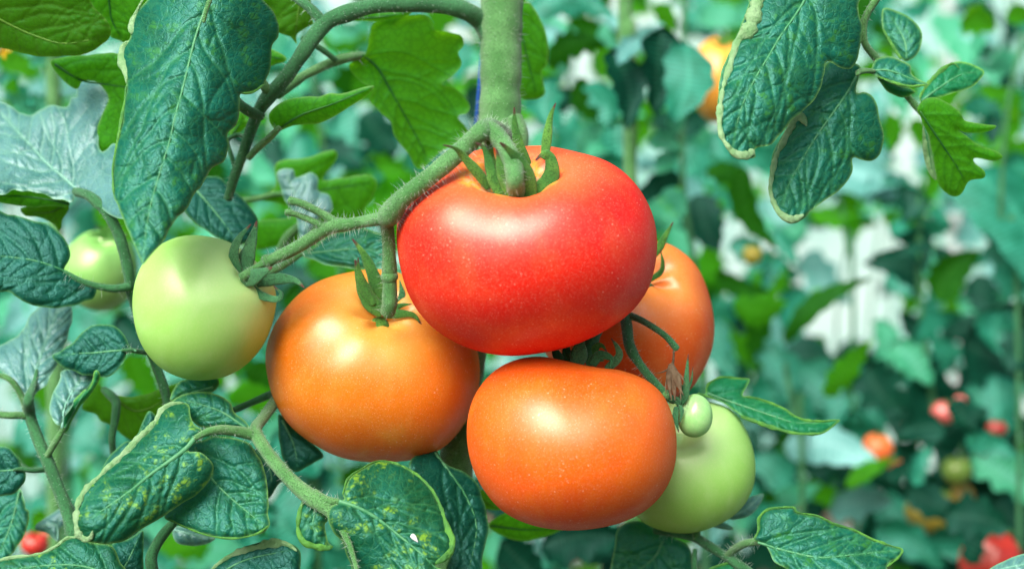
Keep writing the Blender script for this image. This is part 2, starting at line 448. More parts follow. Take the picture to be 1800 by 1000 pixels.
M['pale'] = leafmat('leaf_bloom', (.025, .13, .12), (.075, .22, .22), (.14, .36, .24), (.16, .38, .22), .12, (.08, .4, .1), rough=.40, spec=.85, bs=.8)  # paler blue base puts the sky sheen of top-lit leaves into the colour
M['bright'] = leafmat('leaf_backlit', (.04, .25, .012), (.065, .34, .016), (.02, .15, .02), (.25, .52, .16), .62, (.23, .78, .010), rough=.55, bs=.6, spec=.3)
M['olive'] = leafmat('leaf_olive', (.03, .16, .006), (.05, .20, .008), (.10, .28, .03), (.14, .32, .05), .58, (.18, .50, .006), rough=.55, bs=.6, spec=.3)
M['mid'] = leafmat('leaf_green', (.005, .115, .045), (.008, .16, .065), (.04, .26, .09), (.20, .52, .10), .25, (.08, .5, .04), rough=.38, spec=.45)
M['rib'] = plain('rib_green', (.04, .22, .09), .5, .4, 0, None, (.07, .28, .12), 300.)
M['rib_leaf_backlit'] = plain('rib_dark_green', (.02, .15, .03), .5, .3, .3, (.05, .3, .02), (.04, .2, .03), 300.)
M['rib_leaf_olive'] = plain('rib_yellow_green', (.10, .28, .03), .5, .3, .3, (.1, .4, .02), (.14, .33, .04), 300.)
M['rib_leaf_bloom'] = plain('rib_pale', (.12, .34, .26), .5, .4, 0, None, (.18, .42, .32), 300.)
M['rim'] = plain('rolled_underside', (.27, .48, .24), .6, .35, .2, (.3, .6, .2), (.17, .38, .15), 260., .001)
M['rimy'] = plain('rolled_underside_green', (.10, .34, .05), .6, .35, .25, (.2, .5, .05), (.06, .24, .05), 260., .001)
M['stem'] = stemmat('hairy_stem', (.065, .25, .06), (.12, .35, .11), sheen=.35)
M['stemd'] = stemmat('stem_dark', (.025, .16, .05), (.045, .23, .08), sheen=.2)
M['sepal'] = stemmat('sepal', (.035, .21, .03), (.11, .34, .045), tip=(.09, .04, .03), sheen=.2)
M['sepalp'] = stemmat('sepal_grey', (.05, .24, .09), (.09, .31, .12), tip=(.12, .05, .035), sheen=.3)
M['hair'] = plain('plant_hair', (.6, .75, .65), .4, .5, .4, (.6, .8, .7))
M['dry'] = plain('dried_flower', (.10, .065, .035), .8, .2, .1, (.1, .07, .03), (.16, .125, .075), 700.)
M['scar'] = plain('cork_scar', (.45, .38, .18), .8, .2, 0, None, (.65, .6, .38), 700.)
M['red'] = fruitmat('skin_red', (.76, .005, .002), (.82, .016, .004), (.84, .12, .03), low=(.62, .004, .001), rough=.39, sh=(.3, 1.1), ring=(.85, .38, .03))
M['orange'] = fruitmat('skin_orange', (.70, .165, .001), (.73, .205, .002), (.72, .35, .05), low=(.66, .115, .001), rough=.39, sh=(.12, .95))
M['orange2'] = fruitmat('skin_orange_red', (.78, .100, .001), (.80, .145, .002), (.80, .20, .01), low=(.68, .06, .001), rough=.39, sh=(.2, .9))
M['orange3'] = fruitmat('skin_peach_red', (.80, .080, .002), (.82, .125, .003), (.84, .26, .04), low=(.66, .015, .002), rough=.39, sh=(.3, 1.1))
M['green'] = fruitmat('skin_green', (.27, .63, .105), (.33, .69, .15), (.42, .73, .26), low=(.28, .61, .09), rough=.38, wt=(.9, 1, .75), sss=.05, sh=(.2, 1.4), specks=.2, sscol=(.4, 1., .3))
M['baby'] = fruitmat('skin_young_green', (.26, .66, .20), (.34, .74, .26), (.44, .78, .36), sss=.05, wt=(.9, 1, .8), rough=.26, sh=(.1, .8), specks=.15, sscol=(.4, 1., .2))

# ---------------------------------------------------------------- fruit
def tomato(mat, outline, c, Y, dep, dim, label, cat_='tomato', group='tomatoes of the cluster', back=False, dd=.010, sig=.30, k=5, lob=.02, seed=1, f='P', name='tomato', res=(110, 160), flare=.0):
    """outline: silhouette in photograph pixels; c centre; dep half-depth (m); dim: where the stalk pit shows"""
    out = np.array([p[:2] for p in fr(f, outline)], float); O = cat(out, 4, True)
    a = np.arctan2(-(O[:, 1]-c[1]), O[:, 0]-c[0]); r = np.hypot(O[:, 0]-c[0], O[:, 1]-c[1])
    g = np.linspace(-math.pi, math.pi, 361)
    i = a.argsort(); a, r = a[i], r[i]
    Rg = np.interp(g, np.concatenate([a-2*math.pi, a, a+2*math.pi]), np.concatenate([r, r, r]))
    ker = np.exp(-(np.arange(-12, 13)/5.)**2); ker /= ker.sum()
    Rg = np.convolve(np.concatenate([Rg[-13:-1], Rg, Rg[1:13]]), ker, 'valid')
    Rf = lambda th: np.interp(th, g, Rg)
    th = math.atan2(-(dim[1]-c[1]), dim[0]-c[0]); rho = min(.995, math.hypot(dim[0]-c[0], dim[1]-c[1])/float(Rf(th)))
    ax = np.array([rho*math.cos(th), (1 if back else -1)*math.sqrt(1-rho*rho), rho*math.sin(th)])
    e1 = np.cross(ax, [0, 0, 1.]); e1 /= np.linalg.norm(e1); e2 = np.cross(ax, e1)
    na, nf = res
    al = (np.arange(na)/(na-1))**1.25*math.pi; ph = np.arange(nf)*2*math.pi/nf
    A, Ph = np.meshgrid(al, ph, indexing='ij')
    d = np.cos(A)[..., None]*ax + np.sin(A)[..., None]*(np.cos(Ph)[..., None]*e1 + np.sin(Ph)[..., None]*e2)
    rh = np.hypot(d[..., 0], d[..., 2]); tt = np.arctan2(d[..., 2], d[..., 0])
    R = Rf(tt)*PX*(Y+D)/D
    ctr = np.array(at(c[0], c[1], Y))
    rs = random.Random(seed); ph0 = rs.uniform(0, 6.28); ph1 = rs.uniform(0, 6.28)
    grv = (np.cos(k*Ph + ph0) + .5*np.cos((k+2)*Ph + ph1))
    fall = np.exp(-((A-.75)/.5)**2)*np.sin(np.minimum(A*2, math.pi/2))
    sc = 1 + lob*grv*fall*np.clip(1-rh**4*.7, 0, 1)
    P = np.stack([rh*R*np.cos(tt), d[..., 1]*dep, rh*R*np.sin(tt)], -1)*sc[..., None]
    dmp = dd*np.exp(-(A/sig)**2)*(1 + .25*grv*np.clip(A/sig, 0, 1)) + .22*dd*np.exp(-(A/(sig*2.4))**2)
    dmp = dmp + flare*np.exp(-(A/.62)**2)*np.clip(-d[..., 1]*1.6, 0, 1)
    P = P - ax*dmp[..., None]
    P = P + ctr
    V = P.reshape(-1, 3); Fc = []
    for i_ in range(na-1):
        for j in range(nf):
            q = (j+1) % nf
            if i_ == 0: Fc.append((0, nf+j, nf+q)) if False else Fc.append((j, q, nf+q, nf+j))
            else: Fc.append((i_*nf+j, i_*nf+q, (i_+1)*nf+q, (i_+1)*nf+j))
    # orientation outwards
    fc = Fc[len(Fc)//2]; nn = np.cross(V[fc[1]]-V[fc[0]], V[fc[2]]-V[fc[0]])
    if nn.dot(V[fc[0]]-ctr) < 0: Fc = [t[::-1] for t in Fc]
    t_ = thing(name, ctr - np.array([0, 0, float(Rf(-math.pi/2))*PX]), label, cat_, group)
    rel = V - ctr
    mesh('fruit', V, Fc, mat, t_, {'alpha': A.ravel(), 'fp': rel + seed*.37, 'down': (-d[..., 2]).ravel(), 'strk': np.stack([np.cos(Ph)*1.3, np.sin(Ph)*1.3, A*.8 + seed], -1).reshape(-1, 3)})
    info = dict(t=t_, ctr=ctr, ax=ax, dep=dep, Rf=Rf, c=c, Y=Y, pit=ctr + np.array([rho*math.cos(th)*float(Rf(th))*PX, ax[1]*dep, rho*math.sin(th)*float(Rf(th))*PX]) - ax*(dd*1.2 + flare))
    return info
def sepal(parent, f, pts, w, mat, y0, y1, name='sepal', flat=.28, tw=None):
    """pts from base to tip"""
    q = fr(f, pts); n = len(q); s = FR[f][2]
    q = cat([(p[0], p[1], (y0 + (y1-y0)*(i/(n-1)))*1000) for i, p in enumerate(q)], 2.0)
    m = len(q); t = np.arange(m)/(m-1)
    prof = np.interp(t, [0, .12, .3, .55, .85, 1], [.75, .92, 1, .78, .32, .10])
    Yv = q[:, 2]/1000; P = at_np(q[:, 0], q[:, 1], Yv)
    V, Fc, tt, fm = tube_np(P, prof*w*1.15/s/2*PX, 12, flat, .06, m)
    # keel: push the middle of the near side in so the sepal is a shallow trough
    o = mesh(name, V, Fc, mat, parent, {'t': tt})
    return o
def calyx(t, pit, r, mat, f, seps, hairs=40):
    n, k = 16, 5; V = [tuple(np.array(pit) + np.array([0, -.0008, 0]))]
    bm = []
    P = np.array(pit)
    a = np.arange(n)*2*math.pi/n
    V = []; Fc = []
    r = r*.55
    for i in range(k):
        rr = r*math.cos(i/(k-1)*math.pi/2); dz = r*.5*math.sin(i/(k-1)*math.pi/2)
        for j in range(n): V.append(P + np.array([rr*math.cos(a[j])*(1+.1*math.cos(5*a[j])), -dz, rr*math.sin(a[j])]))
    for i in range(k-1):
        for j in range(n): Fc.append((i*n+j, i*n+(j+1) % n, (i+1)*n+(j+1) % n, (i+1)*n+j))
    c = mesh('calyx', V, Fc, mat, t, {'t': np.zeros(len(V))})
    for s_ in seps:
        pts, w, y0, y1 = s_[:4]
        o = sepal(c, f, pts, w, s_[4] if len(s_) > 4 else mat, y0, y1)
    return c
# ================================================================ THE PLACE
def sheet(name, x0, x1, y0, y1, z, mat, nx=2, ny=2, amp=0., kind='structure', seed=1):
    X, Y = np.meshgrid(np.linspace(x0, x1, nx), np.linspace(y0, y1, ny))
    Zv = z + (amp*wnoise(X, Y, seed, 9.) if amp else 0*X)
    V = np.stack([X, Y, Zv], -1).reshape(-1, 3)
    Fc = [(j*nx+i, j*nx+i+1, (j+1)*nx+i+1, (j+1)*nx+i) for j in range(ny-1) for i in range(nx-1)]
    o = mesh(name, V, Fc, mat)
    if kind: o['kind'] = kind
    return o
sheet('ground', -150, 150, -60, 200, 0, plain('soil', (.055, .042, .028), .95, .2, c2=(.09, .07, .045), scale=20.))
for i in range(4):
    sheet('path', -8, 8, .75 + i*1.3, 1.35 + i*1.3, .012, plain('white_mulch_film', (.40, .52, .52), .5, .4, c2=(.30, .45, .45), scale=6.), 60, 10, .006, seed=i)
film = plain('polythene', (.26, .56, .48), .5, .3, .30, (.25, .6, .48), (.55, .72, .68), 1.3)
g = thing('greenhouse_wall', (0, 6, 0), 'pale milky polythene greenhouse wall far behind the plants, mostly hidden', 'greenhouse wall')
X, Z = np.meshgrid(np.linspace(-9, 9, 90), np.linspace(0, 2.6, 12)); Yb = 6 + .03*np.sin(X*5.2) + .25*np.clip(Z-1.6, 0, 9)**2
mesh('film', np.stack([X, Yb, Z], -1).reshape(-1, 3), [(j*90+i, j*90+i+1, (j+1)*90+i+1, (j+1)*90+i) for j in range(11) for i in range(89)], film, g)
steel = plain('galvanised', (.5, .52, .52), .4, .5)
for i in range(9):
    zz = np.linspace(0, 2.6, 12)
    V, Fc, t, _ = tube_np(np.stack([0*zz - 8 + 2*i, 5.93 + .25*np.clip(zz-1.6, 0, 9)**2, zz], -1), [.02]*12, 8); mesh('frame_tube', V, Fc, steel, g)

# ---------------------------------------------------------------- main stem
ms = thing('tomato_plant_stem', at(880, 1150, .045), 'thick upright hairy green main stem rising behind the big red tomato', 'plant stem')
stem('stem', 'P', [(884,-60,36.5), (881,60,37), (880,140,36), (878,220,36), (872,300,34), (850,450,33), (825,600,32), (808,760,31), (800,840,30), (790,1060,30)], M['stem'], ms, .047, hairs=1500, rough=.03, nseg=28, hl=2.6)
stem('leaf_scar_bulge', 'P', [(903,205,14), (912,235,17), (912,262,15)], M['stem'], ms, .035, hairs=60)
tw = thing('support_twine', at(832, 1150, .08), 'blue twine running up behind the main stem', 'twine')
stem('strand', 'P', [(856,-60,3), (848,80,3), (838,200,3), (826,330,3), (800,500,3), (790,1060,3)], plain('blue_twine', (.01, .10, .50), .5), tw, .075)

# ---------------------------------------------------------------- tomatoes
def sphere_pit(ti, m=0): return ti['pit']
T3 = tomato(M['red'], [(697,405),(706,365),(730,328),(770,292),(815,266),(860,253),(910,251),(960,252),(1010,262),(1060,280),(1100,308),(1130,345),(1148,385),(1154,425),(1150,470),(1135,515),(1100,556),(1050,588),(1000,609),(950,620),(900,625),(850,619),(800,601),(755,570),(722,525),(703,465)],
            (925,440), -.015, .042, (900,275), 'big ripe red beefsteak tomato at the top of the cluster', dd=.013, sig=.26, k=5, lob=.022, seed=4, flare=.0065)
T2 = tomato(M['orange'], [(469,630),(476,590),(493,556),(525,518),(565,493),(610,479),(660,472),(710,482),(760,510),(800,545),(830,590),(843,640),(840,690),(822,735),(795,772),(760,797),(715,808),(650,810),(595,800),(545,773),(505,738),(480,690)],
            (655,645), .027, .037, (688,525), 'large orange tomato on the left side, between the round green tomato and the red one', dd=.008, sig=.24, k=6, lob=.016, seed=2, flare=.002)
T4 = tomato(M['orange2'], [(821,745),(832,700),(858,662),(895,637),(940,626),(985,629),(1030,635),(1075,643),(1110,654),(1142,670),(1168,697),(1184,740),(1188,790),(1178,838),(1150,880),(1105,909),(1050,924),(990,928),(930,918),(880,893),(845,850),(825,800)],
            (1005,775), -.010, .037, (1038,640), 'orange-red tomato hanging lowest, directly under the big red one', dd=.003, sig=.28, k=4, lob=.010, seed=7, back=True)
T5 = tomato(M['orange3'], [(1155,424),(1190,437),(1225,470),(1245,512),(1254,562),(1250,612),(1232,655),(1205,690),(1160,706),(1100,704),(1040,690),(990,660),(958,618),(955,570),(985,510),(1030,460),(1090,430)],
            (1112,565), .055, .032, (1140,476), 'peach and orange ribbed tomato half hidden behind the right of the red one', dd=.007, sig=.28, k=4, lob=.035, seed=11)
T1 = tomato(M['green'], [(351,414),(310,418),(272,440),(247,478),(237,525),(242,575),(258,615),(288,648),(330,666),(372,667),(412,655),(448,625),(472,585),(484,535),(480,500),(462,472),(435,445),(400,424)],
            (360,540), .000, .024, (447,470), 'round unripe pale green tomato at the left end of the cluster', dd=.0035, sig=.24, k=3, lob=.008, seed=5)
T6 = tomato(M['green'], [(1245,705),(1285,720),(1313,760),(1326,808),(1322,855),(1300,893),(1262,920),(1212,935),(1160,930),(1120,908),(1095,860),(1095,790),(1120,740),(1165,712),(1205,702)],
            (1212,820), .034, .022, (1190,738), 'larger unripe green tomato behind the tiny green one and the lowest orange one', dd=.005, sig=.3, k=3, lob=.02, seed=8)
T8 = tomato(M['baby'], [(1220,692),(1238,698),(1250,715),(1252,738),(1244,757),(1226,768),(1206,765),(1194,750),(1191,726),(1200,703)],
            (1221,730), .002, .0065, (1200,712), 'tiny egg-shaped green tomato hanging in front of the larger green one', dd=.001, sig=.3, k=2, lob=.0, seed=9, res=(50, 70))

# calyxes
yp = T3['pit'][1] - .006
calyx(T3['t'], np.array(at(905, 343, T3['pit'][1]-.003)), .012, M['sepal'], 'H', [
    ([(600,600),(530,510),(450,420),(400,370),(330,350)], 52, yp-.003, yp-.016),
    ([(690,665),(630,560),(592,430),(562,360),(520,338)], 62, yp-.006, yp-.012),
    ([(640,600),(610,470),(590,330),(570,230)], 62, yp+.002, yp-.002),
    ([(780,680),(715,600),(668,500),(643,375)], 66, yp-.008, yp-.014),
    ([(840,655),(820,540),(770,440),(715,380),(662,335)], 84, yp-.007, yp-.019),
    ([(830,480),(785,380),(752,250),(746,130)], 58, yp+.010, yp+.004),
    ([(880,630),(950,560),(968,490),(955,420),(920,400),(872,440)], 92, yp-.005, yp-.010),
    ([(925,430),(940,300),(960,180),(990,105)], 50, yp+.004, yp+.003)])
yp = T2['pit'][1]
calyx(T2['t'], T2['pit'] + np.array([0, -.001, 0]), .006, M['sepal'], 'I', [
    ([(1010,815),(920,730),(865,600),(830,470)], 100, yp-.004, yp-.008),
    ([(1010,760),(960,600),(890,440),(812,333)], 84, yp-.001, yp-.003),
    ([(950,760),(880,640),(852,520),(850,455)], 50, yp-.006, yp-.010),
    ([(1020,825),(1120,820),(1210,830),(1262,890)], 56, yp-.004, yp-.005),
    ([(1050,800),(1130,765),(1200,757)], 36, yp-.001, yp-.002),
    ([(1110,790),(1135,700),(1120,600)], 50, yp+.002, yp+.004, M['stemd'])])
yp = T1['pit'][1]
calyx(T1['t'], T1['pit'] + np.array([.001, .001, 0]), .0045, M['sepalp'], 'I', [
    ([(75,550),(40,450),(68,340),(152,238)], 58, yp-.001, yp-.005),
    ([(120,540),(135,430),(165,320),(190,218)], 84, yp+.001, yp-.003),
    ([(80,540),(85,450),(120,370)], 40, yp+.004, yp),
    ([(95,610),(190,570),(290,518)], 92, yp-.006, yp-.012),
    ([(190,620),(300,595),(430,600),(500,650)], 72, yp-.002, yp-.004),
    ([(165,650),(230,705),(320,725),(350,690),(300,640)], 46, yp-.003, yp-.006)])
yp = T4['pit'][1]
calyx(T4['t'], T4['pit'] + np.array([0, .002, -.001]), .006, M['sepalp'], 'J', [
    ([(265,800),(235,760),(222,700)], 44, yp+.000, yp-.002, M['stemd']),
    ([(305,805),(290,740),(302,680)], 48, yp+.002, yp-.000, M['stemd']),
    ([(350,815),(360,740),(372,668)], 84, yp-.003, yp-.006),
    ([(505,845),(568,780),(562,730),(528,680)], 44, yp-.002, yp-.006),
    ([(430,820),(470,770),(530,790),(520,840)], 46, yp-.004, yp-.006, M['stemd']),
    ([(420,790),(450,725),(480,720),(505,750)], 40, yp-.001, yp-.004, M['sepal']),
    ([(400,815),(440,790),(490,800)], 50, yp-.002, yp-.005, M['stemd'])])
yp = T5['pit'][1]
calyx(T5['t'], T5['pit'] + np.array([0, 0, 0]), .005, M['sepalp'], 'J', [
    ([(740,250),(785,195),(820,130),(858,62)], 46, yp-.002, yp-.006, M['sepal']),
    ([(725,375),(790,330),(803,280),(790,205)], 30, yp-.002, yp-.008, M['sepal'])])
yp = T8['ctr'][1]
calyx(T8['t'], np.array(at(1197, 712, .001)), .0030, M['sepalp'], 'K', [
    ([(690,620),(735,560),(745,430),(755,298)], 40, yp-.003, yp-.007),
    ([(700,600),(770,480),(785,375)], 20, yp+.002, yp+.000),
    ([(690,610),(720,540),(700,480),(655,452)], 32, yp-.003, yp-.006),
    ([(700,610),(670,580),(640,600)], 40, yp-.005, yp-.006),
    ([(680,630),(675,700),(695,790)], 34, yp-.005, yp-.007),
    ([(700,620),(715,660),(700,740)], 24, yp-.006, yp-.007)])

# ---------------------------------------------------------------- the fruit trusses
tr = thing('fruit_truss', at(878, 240, .03), 'hairy green fruit stalk arching left from the main stem over the red tomato', 'fruit stalk')
yk = -.034
stem('peduncle', 'P', [(888,238,15,.030), (868,226,16,.000), (850,228,17,yk), (820,256,16.5,yk), (780,291,16,-.036), (738,325,16,-.036), (705,352,17,-.034), (686,376,21,-.030), (676,388,16,-.027)], M['stem'], tr, hairs=420, hl=2.6, rough=.04, nseg=18)
stem('pedicel', 'H', [(560,262,15,yk), (610,265,16,yk), (665,320,17,-.036), (715,400,17,-.040), (745,490,17,-.043), (752,570,17,-.045), (756,655,19,T3['pit'][1]-.006)], M['stem'], tr, hairs=200, rough=.04, nseg=18)
stem('branch', 'I', [(1040,190,14,-.028), (980,205,11.5,-.027), (880,222,11,-.024), (780,240,11.5,-.022), (680,250,13,-.020), (590,300,12,-.018), (500,360,11,-.016), (400,415,11,-.014), (300,462,10.5,-.013), (240,487,11,-.012)], M['stem'], tr, hairs=380, hl=2.5, nseg=18)
stem('joint', 'I', [(275,473,11,-.0125), (255,482,12.5,-.012), (235,492,10,-.012)], M['stem'], tr)
stem('pedicel', 'I', [(250,484,8,-.012), (190,520,7,-.014), (120,565,8,-.016), (90,585,9,-.016)], M['stem'], tr, hairs=30)
stem('branch', 'I', [(1030,170,14,-.028), (1040,260,12,-.024), (1048,360,11.5,-.020), (1052,470,12,-.018), (1052,570,13.5,-.016)], M['stem'], tr, hairs=120, nseg=18)
stem('joint', 'I', [(1052,555,13,-.016), (1054,585,15,-.016), (1056,605,12,-.0155)], M['stem'], tr)
stem('pedicel', 'I', [(1056,590,12.5,-.016), (1056,680,13,-.015), (1054,760,14,-.014), (1040,820,13,-.012)], M['stem'], tr, hairs=50)
stem('stub', 'I', [(720,240,9,-.020), (640,185,7.5,-.021), (560,140,7,-.022), (480,103,7,-.023), (400,82,7.5,-.023)], M['stem'], tr, hairs=60)
stem('stub', 'I', [(620,262,8,-.019), (570,225,6,-.020), (500,195,6,-.020), (440,172,5,-.021), (378,160,6,-.022)], M['stem'], tr, hairs=40)
t2 = thing('fruit_truss', at(1100, 548, .01), 'thin green forked fruit stalk hanging in front of the peach ribbed tomato', 'fruit stalk')
stem('stalk', 'J', [(600,480,11,.020), (600,530,10.5,.016), (612,620,10,.010), (630,730,9.5,.004), (690,830,8,.000), (760,915,7.5,-.003), (830,990,7.5,-.004), (862,1010,7,-.002)], M['stemd'], t2, hairs=200, hl=1.6)
stem('joint', 'J', [(805,965,7,-.004), (820,982,9,-.004), (835,996,7,-.004)], M['stem'], t2)
stem('branch', 'J', [(625,560,7,.014), (680,580,6,.008), (750,620,5.6,.002), (820,670,5.6,-.002), (880,738,6,-.004)], M['stemd'], t2, hairs=80, hl=1.4)
stem('pedicel', 'J', [(470,560,13,.010), (450,620,14,.006), (432,665,13,.002), (425,680,15,.000), (415,730,10,-.002), (400,800,11,-.002)], M['stemd'], t2)
dr = thing('dried_flower', at(1181, 616, -.004), 'withered brown flower hanging from the thin stalk over the peach tomato', 'dried flower')
stem('flower_stalk', 'J', [(862,735,2,-.004), (860,790,2,-.004), (852,830,3,-.004)], M['dry'], dr)
for pts, w in (([(850,815),(870,900),(915,985)], 26), ([(845,820),(835,900),(850,1010)], 28), ([(850,820),(890,900),(900,1010)], 24), ([(848,830),(860,920),(868,1010)], 34),
               ([(842,840),(800,860),(762,866)], 9), ([(850,830),(820,920),(822,980)], 12), ([(860,850),(900,880),(925,930)], 10)):
    sepal(dr, 'J', pts, w, M['dry'], -.004, -.008, name='dried_petal', flat=.4)

# ---------------------------------------------------------------- leaves at the left
def leafthing(label, name, f, poly, mid, mat, Y, petiole=None, loc=None, cat_='leaf', group=None, **kw):
    p0 = fr(f, [mid[0][:2]])[0]
    t = thing('tomato_leaf', at(p0[0], p0[1], Y), label, cat_, group)
    leaf('blade', f, poly, mid, M[mat], t, Y, **kw)
    if petiole: stem('petiole', petiole[0], petiole[1], M[petiole[2]] if len(petiole) > 2 else M['stem'], t)
    return t
leafthing('largest dark blue-green leaf, hanging in front at the upper left above the round green tomato', 'x', 'A',
    [(760,-90),(775,-20),(770,0),(720,62),(690,130),(684,200),(650,250),(640,320),(660,400),(665,470),(650,550),(640,640),(625,700),(605,800),(590,900),(594,1010),(620,1085),(660,1180),(700,1280),(732,1350),(748,1390),(765,1382),(800,1335),(850,1278),(882,1215),(925,1155),(985,1095),(1035,1010),(1060,985),(1110,895),(1180,842),(1202,760),(1197,700),(1240,662),(1257,600),(1260,525),(1270,495),(1330,488),(1382,450),(1422,360),(1432,240),(1463,190),(1458,110),(1430,50),(1380,0),(1350,-60),(1200,-110),(1000,-120)],
    [(1110,-30),(1065,90),(1025,210),(990,350),(958,480),(920,620),(893,740),(850,880),(800,1050),(772,1190),(752,1370)], 'teal', -.030,
    gx=.1, gz=.45, cup=.5, quilt=1.9, wav=1.2, curl=.7, nv=8, sp=48, rim=.9,
    edge=[('A', [(762,-20,2),(722,55,4),(694,130,7),(692,180,7)]), ('A', [(680,215,3),(645,255,8),(640,320,10),(660,380,6),(664,440,2.5)]), ('A', [(664,450,2),(652,550,2.4),(636,640,3.5),(628,690,4),(606,800,2),(592,900,2),(600,1020,1.6)], M['rimy']),
          ('A', [(1270,494,2),(1330,485,4),(1385,448,3)], M['rimy'])],
    petiole=('P', [(372,-60,6,-.03),(371,-10,5,-.031),(364,14,4,-.033),(358,40,3,-.033)]))
leafthing('sunlit green leaf seen from below, cut off by the top left corner', 'x', 'A',
    [(-90,-90),(430,-90),(475,15),(540,85),(577,150),(577,200),(530,240),(470,278),(400,294),(300,302),(180,292),(80,270),(-20,240),(-90,200)],
    [(-80,60),(60,135),(200,195),(350,230),(565,190)], 'olive', .010, gx=-.1, gz=-.5, quilt=1.3, nv=6, wav=1.1, sp=50)
leafthing('backlit green leaf at the top, between the corner leaf and the largest leaf', 'x', 'A',
    [(440,-80),(830,-80),(800,0),(760,60),(720,120),(690,222),(620,212),(575,190),(555,110),(480,30)],
    [(560,-70),(575,20),(590,110),(640,200)], 'bright', .028, gz=-.4, nv=5)
leafthing('backlit olive leaf tucked behind the left edge of the largest leaf', 'x', 'A',
    [(268,322),(330,300),(450,290),(640,288),(760,380),(760,700),(640,770),(540,805),(512,770),(510,690),(530,620),(570,520),(520,440),(440,430),(400,470),(330,420),(285,370)],
    [(290,340),(420,420),(560,445),(740,470)], 'bright', .034, gz=-.3, nv=5)

br = thing('leaf_branch', at(232, 560, .03), 'compound leaf stalk curving down past the left side of the round green tomato', 'leaf branch')
stem('stalk', 'C', [(330,20,5,.036), (395,22,8,.030), (470,45,9,.022), (560,130,9.5,.020), (625,250,10,.020), (668,400,10,.022), (690,540,10,.026), (718,650,8,.03), (760,780,8,.032), (815,920,8,.034), (865,1060,8,.036), (890,1180,7,.038)], M['stemd'], br, hairs=260, hl=1.2)
leaf('leaflet', 'A', [(-90,520),(-20,530),(0,537),(70,566),(110,595),(170,602),(260,555),(350,563),(372,512),(404,508),(408,460),(430,428),(470,418),(520,443),(560,488),(573,520),(557,600),(532,660),(513,760),(540,802),(610,760),(720,900),(700,1110),(640,1150),(560,1120),(480,1040),(430,1020),(395,1030),(370,1062),(300,1050),(200,1012),(100,1003),(-90,995)],
     [(430,1015),(380,975),(330,930),(250,862),(180,785),(100,700),(10,600)], M['pale'], br, .038, gx=-.15, gz=1.0, cup=-.3, quilt=1.6, wav=1.6, curl=1.2, nv=7, label='grey-blue shiny leaflet with a raised folded lobe')
leaf('leaflet', 'C', [(-60,15),(0,18),(100,8),(200,18),(300,50),(365,80),(350,102),(280,97),(180,104),(90,97),(0,77),(-60,70)], [(360,85),(240,60),(100,45),(-50,45)], M['bright'], br, .030, gz=-.6, nv=4, label='bright underside rolled below the grey-blue leaflet')
leaf('leaflet', 'C', [(125,100),(350,92),(330,170),(312,222),(280,192),(200,152),(130,148)], [(340,95),(260,130),(150,130)], M['olive'], br, .040, gz=-.4, nv=4)
leaf('leaflet', 'C', [(-90,135),(50,140),(100,150),(180,175),(250,190),(320,240),(350,290),(371,350),(362,390),(343,420),(345,440),(400,480),(500,508),(491,580),(440,597),(350,627),(220,628),(130,602),(80,572),(40,545),(-90,520)],
     [(500,515),(420,485),(320,430),(200,388),(80,368),(-80,352)], M['dark'], br, .018, gx=.15, gz=.3, quilt=1.5, nv=7, curl=.8, label='dark leaflet at the left edge in front of the blurred green tomato')
stem('leaflet_stalk', 'C', [(340,440,3,.014), (420,487,5,.015), (500,515,6,.017), (600,530,7,.020), (680,520,8,.024)], M['stemd'], br, hairs=40)
leaf('leaflet', 'C', [(275,885),(330,850),(400,800),(440,750),(520,717),(600,730),(650,770),(682,830),(720,858),(665,872),(650,920),(620,960),(560,995),(470,987),(420,980),(370,957),(310,930)],
     [(700,855),(600,858),(500,868),(400,872),(290,886)], M['dark'], br, .016, gx=-.1, gz=.3, quilt=1.6, nv=6, curl=.8, label='small dark oval pointed leaflet below')
stem('leaflet_stalk', 'C', [(640,853,2.5,.015), (690,855,4,.017), (740,862,4.5,.025), (790,864,5,.033)], M['stemd'], br, hairs=20)

# upper branch
ub = thing('leaf_branch', at(845, 30, .04), 'thick leaf stalk leaving the main stem at the top, bending down left', 'leaf branch')
stem('stalk', 'B', [(1450,300,16,.047),(1395,190,22,.047), (1330,108,18,.047), (1240,55,16,.040), (1120,30,14.5,.036), (900,24,14,.030), (760,35,14,.026), (620,75,15,.022), (520,120,15,.020), (440,215,13.5,.019), (375,310,13,.019), (300,415,12.5,.020), (215,510,13,.022), (165,585,12,.024), (125,680,10,.026), (85,800,9.5,.028), (40,920,8.5,.030), (0,1050,7.5,.032)], M['stemd'], ub, hairs=700, hl=1.4, nseg=18)
stem('side_stalk', 'B', [(510,130,12,.020), (440,50,9,.020), (380,0,9,.022), (330,-40,9,.024)], M['stemd'], ub, hairs=60)
stem('side_stalk', 'B', [(260,500,9,.024), (330,450,9,.030), (420,390,8.5,.036), (560,325,8.5,.044), (660,300,8,.050), (720,300,7,.055), (790,360,5,.058), (860,480,4,.060)], M['stem'], ub, hairs=120)
stem('side_stalk', 'B', [(390,200,5,.03), (470,245,5,.034), (570,318,5,.040)], M['stemd'], ub)
stem('side_stalk', 'B', [(110,830,6,.028), (170,770,6.5,.024), (225,720,6.5,.020), (275,672,5,.018)], M['stem'], ub, hairs=40)
stem('side_stalk', 'B', [(235,510,8,.022), (205,470,9,.020), (180,430,8,.020)], M['stem'], ub)
stem('side_stalk', 'B', [(180,610,9,.024), (120,590,10,.020), (70,555,9,.018), (30,500,6,.02)], M['stemd'], ub, hairs=30)
stem('side_stalk', 'B', [(45,900,4,.030), (20,820,4,.030), (0,740,4,.032), (60,710,4,.034), (110,730,3,.03)], M['stemd'], ub)
